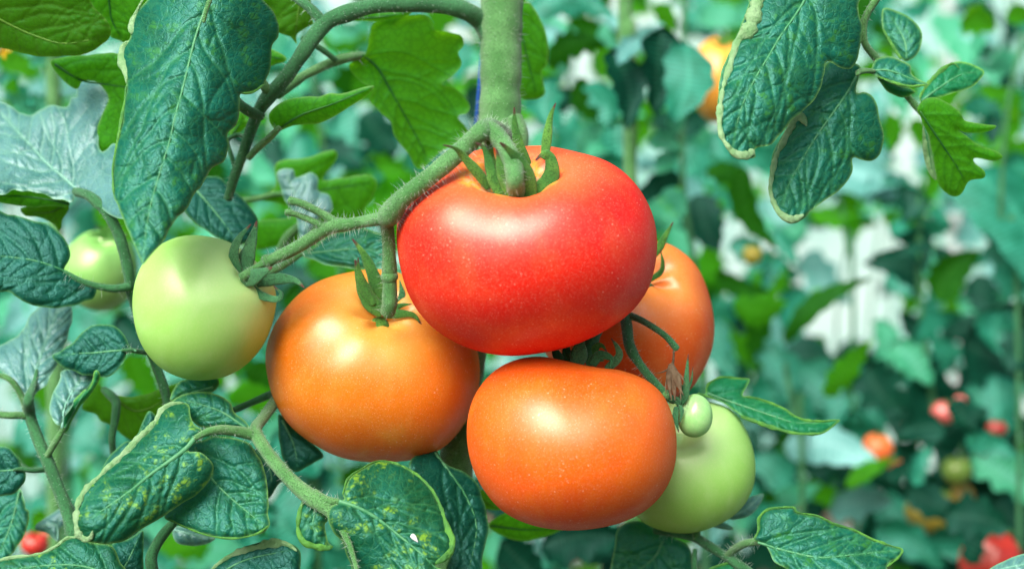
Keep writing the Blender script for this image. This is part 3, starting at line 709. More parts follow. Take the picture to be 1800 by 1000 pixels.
leaf('leaflet', 'B', [(735,250),(748,190),(760,140),(800,115),(880,100),(950,84),(1040,84),(1080,130),(1092,160),(1160,168),(1230,190),(1243,240),(1215,280),(1232,330),(1215,370),(1130,440),(1200,470),(1270,550),(1258,600),(1220,620),(1270,690),(1230,740),(1100,820),(1010,892),(940,800),(880,720),(850,640),(800,590),(745,530),(760,470),(700,430),(650,380),(640,340),(680,320),(720,300)],
     [(710,290),(790,360),(860,480),(950,640),(1020,770),(1050,850)], M['bright'], ub, .060, gx=.2, gz=-.35, quilt=-1.2, wav=1.4, curl=-.8, nv=7, label='large bright backlit leaflet', rim=.5)
leaf('leaflet', 'B', [(218,600),(260,550),(330,522),(420,505),(480,511),(540,490),(600,492),(700,465),(772,455),(720,510),(650,562),(560,612),(470,652),(350,662),(270,692),(232,655)],
     [(265,682),(390,605),(560,545),(765,458)], M['bright'], ub, .018, gz=-.6, fold=.15, quilt=-.8, nv=6, label='slim pointed backlit leaflet')
leaf('leaflet', 'A', [(1370,0),(1400,-60),(1600,-60),(1642,100),(1640,132),(1562,180),(1560,232),(1530,200),(1450,162),(1448,100),(1420,40)], [(1590,-50),(1570,60),(1550,210)], M['olive'], ub, .034, gz=-.3, nv=4)
leaf('leaflet', 'A', [(1400,262),(1430,262),(1502,300),(1496,326),(1430,347),(1400,340)], [(1405,300),(1490,312)], M['bright'], ub, .04, gz=-.3, nv=3)
leaf('leaflet', 'B', [(640,100),(760,65),(965,60),(905,102),(780,118)], [(650,100),(800,90),(955,64)], M['bright'], ub, .045, gz=-.5, nv=3)
leaf('leaflet', 'A', [(1210,700),(1260,590),(1290,620),(1300,660),(1240,710)], [(1230,700),(1280,620)], M['bright'], ub, .05, gz=-.4, nv=3)

leafthing('bright green leaf showing right beside the main stem at the top', 'x', 'B',
    [(1480,-80),(1560,-80),(1570,0),(1595,20),(1642,100),(1682,200),(1684,330),(1652,380),(1672,480),(1650,512),(1600,527),(1540,512),(1480,400)], [(1500,-60),(1540,150),(1620,480)], 'bright', .075, gz=-.3, gx=-.2, nv=5)
leafthing('lobed bright green leaf behind the two cut fruit stubs', 'x', 'P',
    [(455,350),(482,330),(484,292),(500,281),(540,277),(585,264),(592,278),(572,308),(575,316),(640,307),(662,318),(656,345),(640,368),(635,395),(560,420),(500,430),(450,436),(448,392),(520,380),(500,360)],
    [(440,345),(520,340),(590,330),(650,322)], 'bright', .095, gz=-.3, nv=5, petiole=('P', [(425,352,5,.09),(450,350,5,.092),(480,342,5,.094),(520,340,3,.095)]))
leafthing('small grey-teal leaf with notched top in front of the lobed bright leaf', 'x', 'P',
    [(487,304),(515,297),(521,313),(545,303),(558,313),(560,335),(580,345),(582,372),(560,385),(530,430),(520,380),(500,350)], [(545,420),(530,370),(505,312)], 'pale', .075, gz=.4, nv=5, quilt=1.5)
leafthing('dark teal leaf right behind the top of the round green tomato', 'x', 'C',
    [(1010,-10),(1050,-60),(1110,-62),(1160,-50),(1210,-10),(1280,60),(1340,130),(1357,190),(1340,260),(1240,302),(1180,282),(1080,222),(1000,162),(970,110),(985,40)],
    [(1020,0),(1100,90),(1180,190),(1250,290)], 'dark', .045, gx=.1, gz=.5, quilt=1.6, nv=6)
leafthing('striped blue-teal leaf hanging behind the fork of the fruit stalk', 'x', 'I',
    [(450,430),(560,390),(650,320),(760,280),(860,258),(960,285),(1080,330),(1080,530),(1000,530),(860,532),(760,517),(640,502),(560,472)],
    [(460,435),(640,415),(820,400),(1070,420)], 'teal', .040, gz=.7, quilt=2.4, nv=7, sp=30,
    petiole=('I', [(280,555,5,.045),(340,520,6,.044),(420,470,5.5,.042),(480,435,4,.041)]))
leafthing('small leaf stalk and pale blade blurred behind the green tomato calyx', 'x', 'I',
    [(340,400),(400,330),(500,240),(600,250),(640,300),(520,380),(420,430)], [(345,400),(480,330),(620,280)], 'teal', .10, gz=.5, petiole=('I', [(330,420,7,.095),(390,320,8,.095),(450,260,7,.095),(500,210,6,.095)]))

# lower left stalk with pale leaf
lb = thing('leaf_branch', at(130, 940, .02), 'thin forked leaf stalk climbing up the lower left edge of the picture', 'leaf branch')
stem('side_stalk', 'E', [(140,190,7,.026), (118,120,6,.024), (70,40,5.5,.022), (20,5,5,.022), (-60,-10,5,.022)], M['stem'], lb, hairs=40)
stem('side_stalk', 'E', [(150,210,7,.024), (100,205,7,.022), (40,205,6.5,.02), (-60,195,6,.02)], M['stem'], lb, hairs=40)
stem('side_stalk', 'E', [(235,430,6,.020), (265,380,6,.018), (300,320,6,.016), (330,270,4,.016)], M['stem'], lb, hairs=20)
stem('side_stalk', 'E', [(235,485,5,.020), (170,490,5,.016), (110,483,4.5,.014), (70,488,2.5,.012)], M['stemd'], lb)
o_l8 = leaf('leaflet', 'C', [(150,690),(210,620),(290,610),(372,610),(377,700),(352,800),(302,930),(262,1000),(240,1040),(195,1075),(165,1140),(150,1110),(110,1075),(60,1020),(0,965),(-80,930),(-60,860),(60,800),(120,740)],
     [(160,1130),(180,1000),(215,880),(260,760),(310,630)], M['pale'], lb, .040, gx=-.1, gz=.9, quilt=2.6, wav=1.5, nv=7, sp=35, label='wrinkled grey-blue leaflet hanging from above')
stem('stalk', 'E', [(190,-30,2.5,yat(o_l8,'E',(180,-10))), (178,40,5,yat(o_l8,'E',(175,40))-.001), (148,120,9,.016), (150,170,9.5,.022), (158,220,10,.024), (205,350,10.5,.022), (250,450,10.5,.020), (300,580,11,.018), (345,690,11.5,.016), (375,810,12,.014), (400,900,12,.014)], M['stemd'], lb, hairs=220, hl=1.2)
leaf('leaflet', 'E', [(255,180),(275,100),(310,20),(330,-30),(500,-40),(505,-5),(460,60),(425,90),(390,140),(340,205),(312,255),(280,235)], [(320,270),(340,150),(420,10)], M['pale'], lb, .014, gz=.8, gx=.2, quilt=2.6, nv=5, label='half folded leaflet, pale teal outside')
leaf('leaflet', 'E', [(490,-25),(520,0),(482,80),(400,182),(345,292),(315,272),(342,182),(420,85),(462,60)], [(330,285),(400,150),(500,-10)], M['mid'], lb, .010, gz=-.5, nv=4)
leaf('leaflet', 'E', [(-70,365),(0,363),(60,385),(100,430),(114,475),(132,510),(122,560),(70,612),(0,622),(-70,615)], [(115,485),(40,490),(-60,495)], M['dark'], lb, .012, gz=.3, quilt=1.5, nv=5)
leaf('leaflet', 'E', [(185,790),(192,760),(240,730),(300,690),(350,660),(345,760),(302,800),(300,862),(282,850),(250,820),(220,805)], [(300,850),(290,770),(200,780)], M['pale'], lb, .040, gz=.5, quilt=1.4, nv=4)
leafthing('grey-green leaf at the left edge near the bottom', 'x', 'E', [(-90,600),(50,595),(108,585),(125,640),(132,685),(150,702),(142,780),(92,880),(30,952),(-90,1010)], [(100,600),(60,760),(-10,930)], 'teal', .030, gx=-.2, gz=.6, quilt=2., nv=5)
leafthing('backlit olive heart-shaped leaf with its own stalk between the lower left leaves', 'x', 'E',
    [(425,170),(450,110),(490,40),(540,70),(575,95),(620,105),(720,105),(850,60),(930,45),(900,150),(830,220),(760,300),(690,332),(640,312),(600,282),(560,252),(520,232),(492,200)],
    [(590,110),(690,180),(790,160),(900,80)], 'olive', .050, gz=-.4, nv=5,
    petiole=('E', [(585,400,6,.040),(580,310,6.5,.038),(598,210,7,.040),(600,140,8,.044),(570,100,8,.046),(535,70,6,.048)], 'stemd'))

# mottled leaves
lm = thing('leaf_branch', at(475, 710, .0), 'thick pale stalk under the left orange tomato carrying yellow-mottled dark leaflets', 'leaf branch')
stem('stalk', 'F', [(270,120,10,.030), (230,170,10,.020), (180,240,10,.008), (140,305,11,-.004), (190,400,12,-.010), (260,490,12,-.014), (340,575,13,-.017), (420,640,16,-.019), (470,670,15,-.020), (525,720,11,-.0215), (575,800,7,-.024), (620,900,5,-.027), (670,1080,4,-.031)], M['stem'], lm, hairs=420, hl=1.4, nseg=18, rough=.03)
stem('side_stalk', 'F', [(0,215,6,.032),(60,190,6,.032),(130,160,6,.034),(200,130,7,.034),(245,110,6,.03)], M['stemd'], lm)
o_m1 = leaf('leaflet', 'E', [(392,800),(385,740),(402,650),(440,590),(520,510),(590,450),(640,400),(700,330),(760,290),(800,240),(830,190),(880,148),(950,140),(980,158),(985,215),(1005,250),(1040,285),(1010,340),(975,388),(1042,400),(1092,440),(1101,482),(1080,540),(1030,602),(960,652),(880,702),(800,752),(720,802),(650,846),(570,872),(500,867),(440,850),(402,830)],
     [(1010,322),(960,378),(880,440),(780,510),(680,592),(580,662),(480,730)], M['mottled'], lm, -.024, gx=.0, gz=.5, cup=.7, quilt=1.8, wav=1.1, curl=.5, nv=7, sp=45, label='oval leaflet with yellow mottling and a rolled pale edge',
     rib=(5,1), edge=[('E', [(478,800,3),(470,835,7),(440,845,8),(405,815,9),(393,750,8),(405,660,6),(445,590,5),(520,515,6),(590,452,7),(640,405,9),(680,370,10),(720,320,9),(770,275,7),(805,235,6),(835,185,7),(880,150,5),(950,140,3)])])
stem('side_stalk', 'E', [(1320,310,11,-.006), (1250,292,10,-.008), (1160,280,9,-.012), (1080,288,7,-.016), (1010,322,5,yat(o_m1,'E',(1005,327)))], M['stem'], lm, hairs=120, hl=1.2)
leaf('leaflet', 'E', [(960,400),(1000,350),(1090,318),(1200,318),(1292,350),(1330,410),(1370,490),(1386,600),(1386,700),(1391,778),(1330,821),(1220,841),(1100,831),(1000,801),(900,762),(850,725),(950,640),(1060,560),(1090,480)],
     [(1010,370),(1050,470),(1110,550),(1180,620),(1280,705),(1380,780)], M['teal'], lm, -.008, gx=-.1, gz=.55, quilt=2.0, wav=1.2, nv=6, label='broad blue-green leaflet half under the mottled one', edge=[('E', [(880,745,1.5),(1000,800,2.2),(1100,831,2.2),(1220,840,2.2),(1325,818,2.4),(1388,775,2)], M['rimy'])])
leaf('leaflet', 'E', [(885,150),(940,100),(1050,85),(1130,100),(1192,140),(1212,190),(1270,240),(1284,275),(1150,268),(1040,262),(990,222),(960,180)], [(1270,270),(1150,190),(1040,150),(930,120)], M['teal'], lm, -.002, gz=.5, quilt=1.4, nv=5)
leaf('leaflet', 'E', [(885,130),(902,70),(960,18),(1122,15),(1105,85),(1000,100)], [(1100,60),(900,110)], M['teal'], lm, .012, gz=.5, nv=4)
o_n1 = leaf('leaflet', 'F', [(585,650),(578,620),(600,570),(612,530),(680,490),(740,460),(800,458),(870,478),(940,518),(1000,570),(1050,640),(1080,720),(1102,790),(1132,840),(1132,910),(1092,960),(1045,982),(1090,1010),(1110,1090),(560,1090),(620,1000),(575,870),(505,765),(520,690)],
     [(560,660),(650,690),(750,745),(860,830),(980,930),(1080,1030)], M['mottled'], lm, -.024, gx=.1, gz=.45, cup=.5, quilt=2.2, wav=1.2, nv=6, sp=38, seed=77, label='broad mottled leaflet at the bottom with a pale curled tip',
     rib=(4,1), edge=[('F', [(578,625,2),(605,545,2.5),(680,492,2.5),(740,461,2.5),(800,459,3),(870,480,3),(940,520,3),(1000,570,3.5),(1050,640,4),(1080,720,4.5),(1105,800,7),(1125,860,9),(1120,910,9),(1085,945,9),(1045,970,5)], M['rimy'])])
stem('side_stalk', 'F', [(430,625,12,-.019), (500,655,8,-.021), (562,660,5,yat(o_n1,'F',(575,662)))], M['stem'], lm, hairs=40)
leaf('leaflet', 'F', [(430,598),(395,630),(370,670),(355,720),(350,800),(370,862),(420,890),(490,900),(530,887),(505,860),(490,780),(502,750),(470,690),(445,640)], [(435,610),(440,700),(430,790),(480,880)], M['mottled'], lm, -.020, gx=.3, gz=.2, quilt=1.5, nv=5, label='small curled leaflet with a pale rim',
     edge=[('F', [(432,600,3),(395,640,4),(368,690,4.5),(356,750,5),(355,810,6),(385,865,7),(440,885,7),(500,893,6),(530,886,3)], M['rimy'])])
sepal(o_n1, 'F', [(924,828),(938,842),(956,864)], 22, plain('dry_white_fleck', (.6, .66, .66), .8), yat(o_n1,'F',(938,845))-.0006, yat(o_n1,'F',(938,845))-.0008, name='pale_fleck')
leafthing('dark leaf edge showing between the mottled leaflets and the left orange tomato', 'x', 'E', [(1300,390),(1400,390),(1462,520),(1442,560),(1390,632),(1360,600),(1350,480)], [(1330,390),(1400,500),(1395,620)], 'dark', .030, gz=.2, nv=4)
leafthing('dark green leaf hanging below the left orange tomato, above the broad mottled leaflet', 'x', 'E', [(1440,200),(1530,280),(1670,405),(1622,450),(1530,496),(1462,430),(1448,350)], [(1460,230),(1520,360),(1540,480)], 'dark', .030, gz=.3, nv=4)
leafthing('dark leaf almost hidden behind the oval mottled leaflet', 'x', 'E', [(525,490),(580,400),(650,340),(700,335),(760,190),(800,200),(800,260),(700,400),(560,500)], [(540,480),(650,380),(770,230)], 'dark', .010, gz=.3, nv=4)
leafthing('mottled leaf with a pale rim cut off by the bottom edge at the lower left', 'x', 'E',
    [(-90,980),(50,942),(150,930),(220,915),(290,880),(340,842),(400,832),(480,860),(575,880),(620,960),(640,1090),(-90,1090)], [(620,1060),(450,990),(250,980),(-60,1020)], 'mottled', -.012, gz=.5, quilt=1.8, nv=6,
    edge=[('E', [(-80,975,3),(50,941,3.5),(150,930,3.5),(220,915,3),(290,880,3.5),(340,842,4),(400,834,3)])])
leafthing('very dark leaf at the bottom below the oval mottled leaflet', 'x', 'E', [(575,880),(650,850),(732,800),(742,860),(742,1000),(722,1090),(600,1090)], [(600,1060),(660,960),(720,830)], 'dark', .004, gz=.3, nv=4)
leafthing('grey leaf peeping out under the broad blue-green leaflet', 'x', 'E', [(895,780),(1000,790),(1112,838),(1052,872),(982,880),(910,852)], [(900,800),(1100,840)], 'pale', .020, gz=.4, nv=4,
    petiole=('E', [(900,755,8,.012),(830,840,9,.010),(785,930,10,.008),(790,1000,10,.006),(830,1080,9,.006)], 'stemd'))
leafthing('dark leaf with rolled pale top edge at the bottom, left of the curled leaflet', 'x', 'E',
    [(1060,1060),(1092,1000),(1152,950),(1230,900),(1320,866),(1440,850),(1512,870),(1552,910),(1555,1000),(1540,1090),(1080,1090)], [(1080,1070),(1250,960),(1500,900)], 'dark', -.006, gz=.4, nv=5,
    edge=[('E', [(1085,1010,3),(1150,955,5),(1230,915,8),(1320,888,10),(1400,872,9),(1480,870,7),(1535,905,4)])])
leafthing('big dark grey leaf hanging behind the broad mottled leaflet at bottom centre', 'x', 'F',
    [(915,500),(930,440),(1030,400),(1072,440),(1112,480),(1200,520),(1262,580),(1282,650),(1302,720),(1311,830),(1282,930),(1262,1090),(1110,1090),(1100,1000),(1130,900),(1120,830),(1070,700),(1030,620),(960,540)],
    [(1040,415),(1120,520),(1200,640),(1250,800),(1200,1050)], 'dark', .012, gx=.3, gz=.3, cup=-.6, quilt=1.8, nv=6)
leafthing('bright green leaf below the lowest orange tomato', 'x', 'F', [(1310,780),(1380,722),(1500,700),(1700,790),(1665,805),(1580,842),(1470,857),(1380,832)], [(1320,780),(1480,800),(1650,800)], 'bright', .060, gz=-.4, nv=4)
leafthing('small olive leaf below the gap between the two orange tomatoes', 'x', 'F', [(1240,640),(1280,600),(1340,660),(1380,700),(1300,700)], [(1250,640),(1340,690)], 'olive', .05, nv=3)

# ---------------------------------------------------------------- leaves at the right
rb = thing('leaf_branch', at(1530, 20, .02), 'compound leaf hanging from the top right with two large pale-rimmed leaflets', 'leaf branch')
stem('stalk', 'G', [(880,-60,6,.0), (850,0,6.5,.0), (815,55,6.5,.002), (795,110,6.5,.004), (800,190,6.5,.006), (840,245,6.5,.010), (900,320,6,.014), (960,390,6,.018), (1010,450,6,.020), (1050,500,5,.020)], M['stem'], rb, hairs=160, hl=1.2)
stem('leaflet_stalk', 'G', [(840,314,4,.006), (800,312,5,.004), (770,320,5,.002), (768,330,3,.0)], M['stem'], rb)
leaf('leaflet', 'G', [(310,-60),(292,20),(268,85),(232,175),(200,240),(172,310),(156,400),(152,500),(162,590),(192,640),(232,685),(282,697),(318,690),(322,655),(380,640),(430,592),(480,530),(530,486),(572,450),(602,400),(622,330),(636,272),(700,302),(742,303),(768,265),(782,200),(786,120),(772,30),(755,-60)],
     [(565,-50),(520,30),(480,90),(430,160),(380,245),(320,345),(270,445),(240,540),(222,640)], M['teal'], rb, -.020, gx=.05, gz=.4, cup=.4, quilt=2.2, wav=1.1, curl=.5, nv=8, sp=45, seed=12, label='large leaflet with wide pale rolled left edge',
     edge=[('G', [(345,-50,12),(325,20,15),(310,80,17),(290,135,15),(250,170,9),(225,230,7),(205,300,7),(180,380,7),(166,460,6.5),(162,540,6),(172,600,6),(198,642,7),(235,678,9),(285,682,10),(312,660,8)])])
leaf('leaflet', 'G', [(775,290),(762,400),(802,405),(842,432),(862,500),(881,590),(872,670),(832,707),(782,700),(748,698),(742,760),(692,832),(622,882),(562,930),(532,962),(482,980),(430,952),(392,890),(380,830),(385,740),(410,640),(460,560),(500,500),(545,450),(590,380),(615,310),(650,270)],
     [(775,315),(722,410),(650,512),(580,612),(520,712),(462,820),(440,900)], M['teal'], rb, .000, gx=.05, gz=.4, cup=.4, quilt=2.2, wav=1.1, curl=.5, nv=8, sp=45, seed=14, label='second large leaflet, lower, with lobed right side',
     edge=[('G', [(545,555,4),(525,520,10),(500,515,9),(470,570,7),(440,630,7),(410,690,8),(395,760,6),(385,830,6),(400,890,6),(430,940,7),(480,965,8),(532,945,7)])])
leaf('leaflet', 'G', [(880,42),(940,48),(1000,80),(1046,130),(1051,190),(1032,240),(990,269),(962,262),(922,200),(880,130)], [(985,262),(975,180),(920,80)], M['teal'], rb, .030, gz=.3, quilt=1.2, nv=5, label='small oval leaflet', edge=[('G', [(882,130,2),(920,198,3),(960,260,3)], M['rimy'])])
leaf('leaflet', 'G', [(800,315),(830,300),(850,260),(900,248),(960,265),(1000,290),(1010,330),(1078,372),(1000,382),(930,367),(860,340)], [(815,315),(900,310),(1000,345),(1060,368)], M['teal'], rb, .004, gz=.6, quilt=1.2, nv=5, label='small pointed leaflet', edge=[('G', [(860,338,2),(930,365,3),(1000,380,3),(1070,374,2)], M['rimy'])])
leaf('leaflet', 'G', [(1040,432),(1060,390),(1110,330),(1182,278),(1250,278),(1322,310),(1302,360),(1250,392),(1182,412),(1120,432),(1060,462)], [(1050,445),(1130,385),(1220,330),(1310,315)], M['mid'], rb, .022, gz=.4, quilt=1.4, nv=5, label='leaflet pointing right, dark above with pale rim', edge=[('G', [(1045,430,2.5),(1062,392,3.5),(1110,335,4),(1182,280,4),(1215,300,2)], M['rimy'])])
leaf('leaflet', 'G', [(1030,480),(1062,440),(1112,430),(1172,455),(1222,500),(1250,533),(1375,550),(1342,578),(1250,583),(1215,575),(1300,632),(1404,682),(1372,707),(1282,700),(1322,750),(1322,782),(1262,800),(1212,862),(1160,850),(1122,800),(1102,700),(1080,600),(1050,522)],
     [(1045,490),(1090,560),(1150,650),(1210,740),(1240,800)], M['bright'], rb, .014, gx=.1, gz=-.5, quilt=-1.2, nv=6, rim=.6, label='bright green underside with finger-like lobes')
leaf('leaflet', 'G', [(1055,540),(1085,600),(1102,700),(1115,790),(1080,760),(1058,680)], [(1065,560),(1100,770)], M['rim'], rb, .024, nv=3)
leaf('leaflet', 'G', [(855,342),(930,368),(1000,388),(1022,410),(962,427),(900,402)], [(865,350),(1000,405)], M['mid'], rb, .012, gz=-.5, nv=3)

leafthing('narrow toothed leaf with bright rim pointing right beside the big green tomato', 'x', 'K',
    [(862,512),(882,480),(922,452),(982,437),(1060,446),(1142,450),(1130,500),(1102,558),(1200,573),(1300,612),(1370,642),(1422,682),(1500,712),(1600,716),(1715,708),(1690,742),(1640,777),(1580,802),(1450,802),(1370,786),(1262,752),(1182,722),(1120,702),(1040,650),(960,600),(900,572),(815,542),(860,545)],
    [(880,545),(1000,590),(1150,640),(1300,690),(1450,730),(1700,718)], 'mid', .022, gz=.9, quilt=1.8, nv=7, sp=40, rim=.8,
    edge=[('K', [(866,520,2.5),(885,482,3),(925,455,3),(985,440,3),(1060,448,3),(1138,452,2.5)], M['rimy']),
          ('K', [(1102,562,2),(1200,577,3.5),(1300,614,3.5),(1370,645,3.5),(1422,684,3.5),(1500,714,3),(1600,720,2.5),(1712,710,1.5)], M['rimy']),
          ('K', [(1705,715,1.5),(1640,775,3),(1580,799,4),(1450,799,4.5),(1370,783,5),(1262,752,4),(1150,712,5),(1090,690,5)], M['rimy']),
          ('K', [(815,542,2),(880,565,3.5),(960,592,3)], M['rimy'])])
pb = thing('leaf_branch', at(1215, 935, .03), 'leaf stalk running to the bottom edge under the larger green tomato', 'leaf branch')
stem('stalk', 'M', [(430,800,7,.045), (520,815,8.5,.042), (620,835,8.5,.038), (700,880,8.5,.032), (780,930,8.5,.026), (850,975,9,.02), (960,1060,9,.012)], M['stemd'], pb, hairs=120)
stem('side_stalk', 'M', [(640,850,7,.036), (640,820,8,.036), (638,795,7,.036)], M['stem'], pb)
stem('side_stalk', 'M', [(640,1080,5,.03), (630,980,5,.03), (632,900,4,.032)], M['stemd'], pb)
o_p2 = leaf('leaflet', 'M', [(930,850),(950,800),(952,745),(990,702),(1060,688),(1132,688),(1147,713),(1250,730),(1332,770),(1430,800),(1532,850),(1622,880),(1676,900),(1662,932),(1602,980),(1560,1090),(1200,1090),(1110,1010),(1030,960),(1000,900),(985,880)],
     [(950,865),(1080,905),(1250,940),(1400,930),(1540,915),(1670,903)], M['teal'], pb, .002, gz=.6, cup=-.4, quilt=2.2, wav=1.2, nv=7, sp=40, label='large oval leaflet at the bottom right', rim=.8,
     edge=[('M', [(935,845,2),(952,800,2.5),(955,745,3),(992,704,3),(1060,690,3),(1130,690,3),(1148,714,2.5),(1250,732,2.5),(1332,772,2.5),(1430,802,2.5),(1532,852,3),(1622,882,3),(1674,902,2.5),(1655,940,2.5),(1600,985,3)], M['rimy'])])
stem('side_stalk', 'M', [(790,935,6,.025), (830,900,6.5,.020), (880,872,7,.014), (940,862,6.5,.010), (960,868,4,yat(o_p2,'M',(975,872)))], M['stem'], pb, hairs=60)
leaf('leaflet', 'M', [(228,900),(240,812),(280,770),(350,758),(430,790),(500,830),(572,860),(612,900),(622,960),(612,1090),(228,1090)], [(470,860),(430,940),(340,1010),(260,1060)], M['teal'], pb, .048, gz=.3, quilt=2., nv=6, sp=50, label='dull grey-green leaflet under the green tomato')
leaf('leaflet', 'M', [(795,742),(870,745),(942,702),(977,640),(970,618),(902,640),(850,690)], [(800,740),(890,700),(970,625)], M['pale'], pb, .045, gz=.5, nv=4)
leaf('leaflet', 'M', [(690,770),(752,758),(825,790),(800,803),(720,790)], [(695,775),(820,792)], M['pale'], pb, .045, gz=.5, nv=3)
leaf('leaflet', 'M', [(700,1000),(780,970),(852,965),(862,1090),(680,1090)], [(860,1000),(700,1040)], M['mid'], pb, .018, gz=.5, nv=4, edge=[('M', [(700,1002,2),(780,972,3),(850,966,2)], M['rimy'])])
leafthing('pale grey leaf tip rising in the bottom right corner', 'x', 'N', [(1270,1030),(1302,990),(1382,950),(1480,915),(1560,900),(1560,1090),(1250,1090)], [(1290,1020),(1400,990),(1550,960)], 'pale', -.012, gz=.8, quilt=2.2, nv=5)
# ================================================================ BLURRED PLANTS BEHIND
def bgleaf(parent, px, py, ln, ang, wd, mat, Y, tilt=0., roll=0., seed=0, name='leaflet'):
    """a lobed leaflet: base at (px,py), pointing along ang (degrees, clockwise from right), seen ln x wd in photograph pixels"""
    r = random.Random(seed*7919 + int(px*3+py))
    k = PX*(Y+D)/D; n, m = 14, 7
    base = np.array(at(px, py, Y)); a = math.radians(ang)
    u = np.array([math.cos(a), 0, -math.sin(a)]); v = np.array([math.sin(a), 0, math.cos(a)])
    L_ = ln*k; Wd = wd*k*.5
    lob = r.uniform(.08, .28); ph = r.uniform(0, 6.28); nl = r.choice((3, 4, 5)); bend = r.uniform(-.18, .18); cup = r.uniform(-.25, .45)
    V = []; vein = []; edge = []; lp = []
    for i in range(n+1):
        t = i/n
        w0 = (math.sin(math.pi*min(1, t**.75)))**.7*(1-.25*t)
        for j in range(-m, m+1):
            s = j/m
            w = Wd*1.15*w0*(1 + lob*math.sin(nl*2*math.pi*t + ph + (1.2 if s > 0 else 0))*abs(s))
            off = bend*L_*math.sin(math.pi*t)
            dep = tilt*(t-.5)*L_ + roll*s*w - cup*abs(s)**2*Wd + .04*L_*math.sin(7*t+ph)*s
            p = base + u*(t*L_) + v*(s*w + off) + np.array([0, dep, 0])
            V.append(p); vein.append(math.exp(-(s/.07)**2)*.8); edge.append(0. if abs(s) < .99 else .4)
            lp.append((t*ln + seed*50, s*wd*.5, seed*9.))
    q = 2*m+1
    Fc = [(i*q+j, i*q+j+1, (i+1)*q+j+1, (i+1)*q+j) for i in range(n) for j in range(q-1)]
    return mesh(name, V, Fc, mat, parent, {'vein': vein, 'edge': edge, 'lp': lp})
def bgm(name, c1, c2, trans=0., tc=None, rough=.45, spec=.6):
    m, nt = newmat(name); b = NB(nt); lp = b.attr('lp', True)
    n1 = b.noise(lp, .04, 3)
    w = b.n('ShaderNodeTexWave'); w.inputs['Scale'].default_value = .035; w.inputs['Distortion'].default_value = 2.; b.l(lp, w.inputs['Vector'])
    col = b.mix(b.ramp(n1, .3, .7), c1, c2); col = b.mix(b.math('MULTIPLY', b.attr('vein'), .5), col, tuple(min(.6, v*1.8+.04) for v in c2))
    p = b.n('ShaderNodeBsdfPrincipled'); b.l(col, p.inputs['Base Color']); p.inputs['Roughness'].default_value = rough
    p.inputs['Specular IOR Level'].default_value = spec
    pp = p; p = waxed(b, p, None, rough, spec*.035 if spec < 1 else spec*.06, (.5, .9, .92))
    h = b.math('ADD', w.outputs['Fac'], n1); b.l(b.bump(h, .6, .003), pp.inputs['Normal'])
    o = b.n('ShaderNodeOutputMaterial')
    tr = b.n('ShaderNodeBsdfTranslucent'); tr.inputs[0].default_value = (*(tc or c2), 1)
    ms = b.n('ShaderNodeMixShader', _0=trans); b.l(p.outputs[0], ms.inputs[1]); b.l(tr.outputs[0], ms.inputs[2]); b.l(ms.outputs[0], o.inputs[0])
    return m
BM = dict(
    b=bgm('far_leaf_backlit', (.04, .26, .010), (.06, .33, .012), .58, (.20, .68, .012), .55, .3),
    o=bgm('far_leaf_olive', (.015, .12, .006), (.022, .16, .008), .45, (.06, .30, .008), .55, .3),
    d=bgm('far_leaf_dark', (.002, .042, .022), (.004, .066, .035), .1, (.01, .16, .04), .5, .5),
    t=bgm('far_leaf_teal', (.008, .15, .080), (.025, .25, .16), .16, (.06, .46, .14), .42, .9),
    p=bgm('far_leaf_pale', (.10, .34, .30), (.16, .44, .40), .2, (.2, .5, .35), .38, 1.3),  # sky reflection on far leaves put into the pale base
    y=bgm('far_leaf_mint', (.05, .36, .19), (.09, .46, .26), .3, (.12, .6, .28), .45, .6))
def bplant(label, px, Y, stempts, leaves, mat='o', r=12):
    if r < 12: r *= .6; mat = 'd'
    t = thing('background_tomato_plant', (at(px, 500, Y)[0], Y, 0), label, 'plant', 'blurred tomato plants behind')
    k = D/(Y+D)
    pts = [(stempts[0][0], 500 + (CZ*5000)*k, r*1.1, Y)] + [(x, y, r, Y) for x, y in stempts]
    q = cat([(p[0], p[1], p[2]) for p in pts], 12.)
    P = at_np(q[:, 0], q[:, 1], np.full(len(q), Y)); R = q[:, 2]*PX*(Y+D)/D
    V, Fc, tt, _ = tube_np(P, R, 10, 1, .05, 3); mesh('stem', V, Fc, M['stemd'] if mat == 'd' else M['stem'], t, {'t': tt})
    for i, (x, y, ln, an, w, c, *rest) in enumerate(leaves):
        dy = rest[0] if rest else 0.
        Yl = Y + dy
        bgleaf(t, x, y, ln, an, w, BM[c], Yl, tilt={'b': -.4, 'o': -.3, 'd': .2, 't': .5, 'p': 1.0, 'y': .8}[c]*(1 if math.sin(math.radians(an)) < 0 else -1)*(.4+.6*abs(math.sin(math.radians(an)))), roll=random.Random(i).uniform(-.5, .5), seed=i+1)
    return t
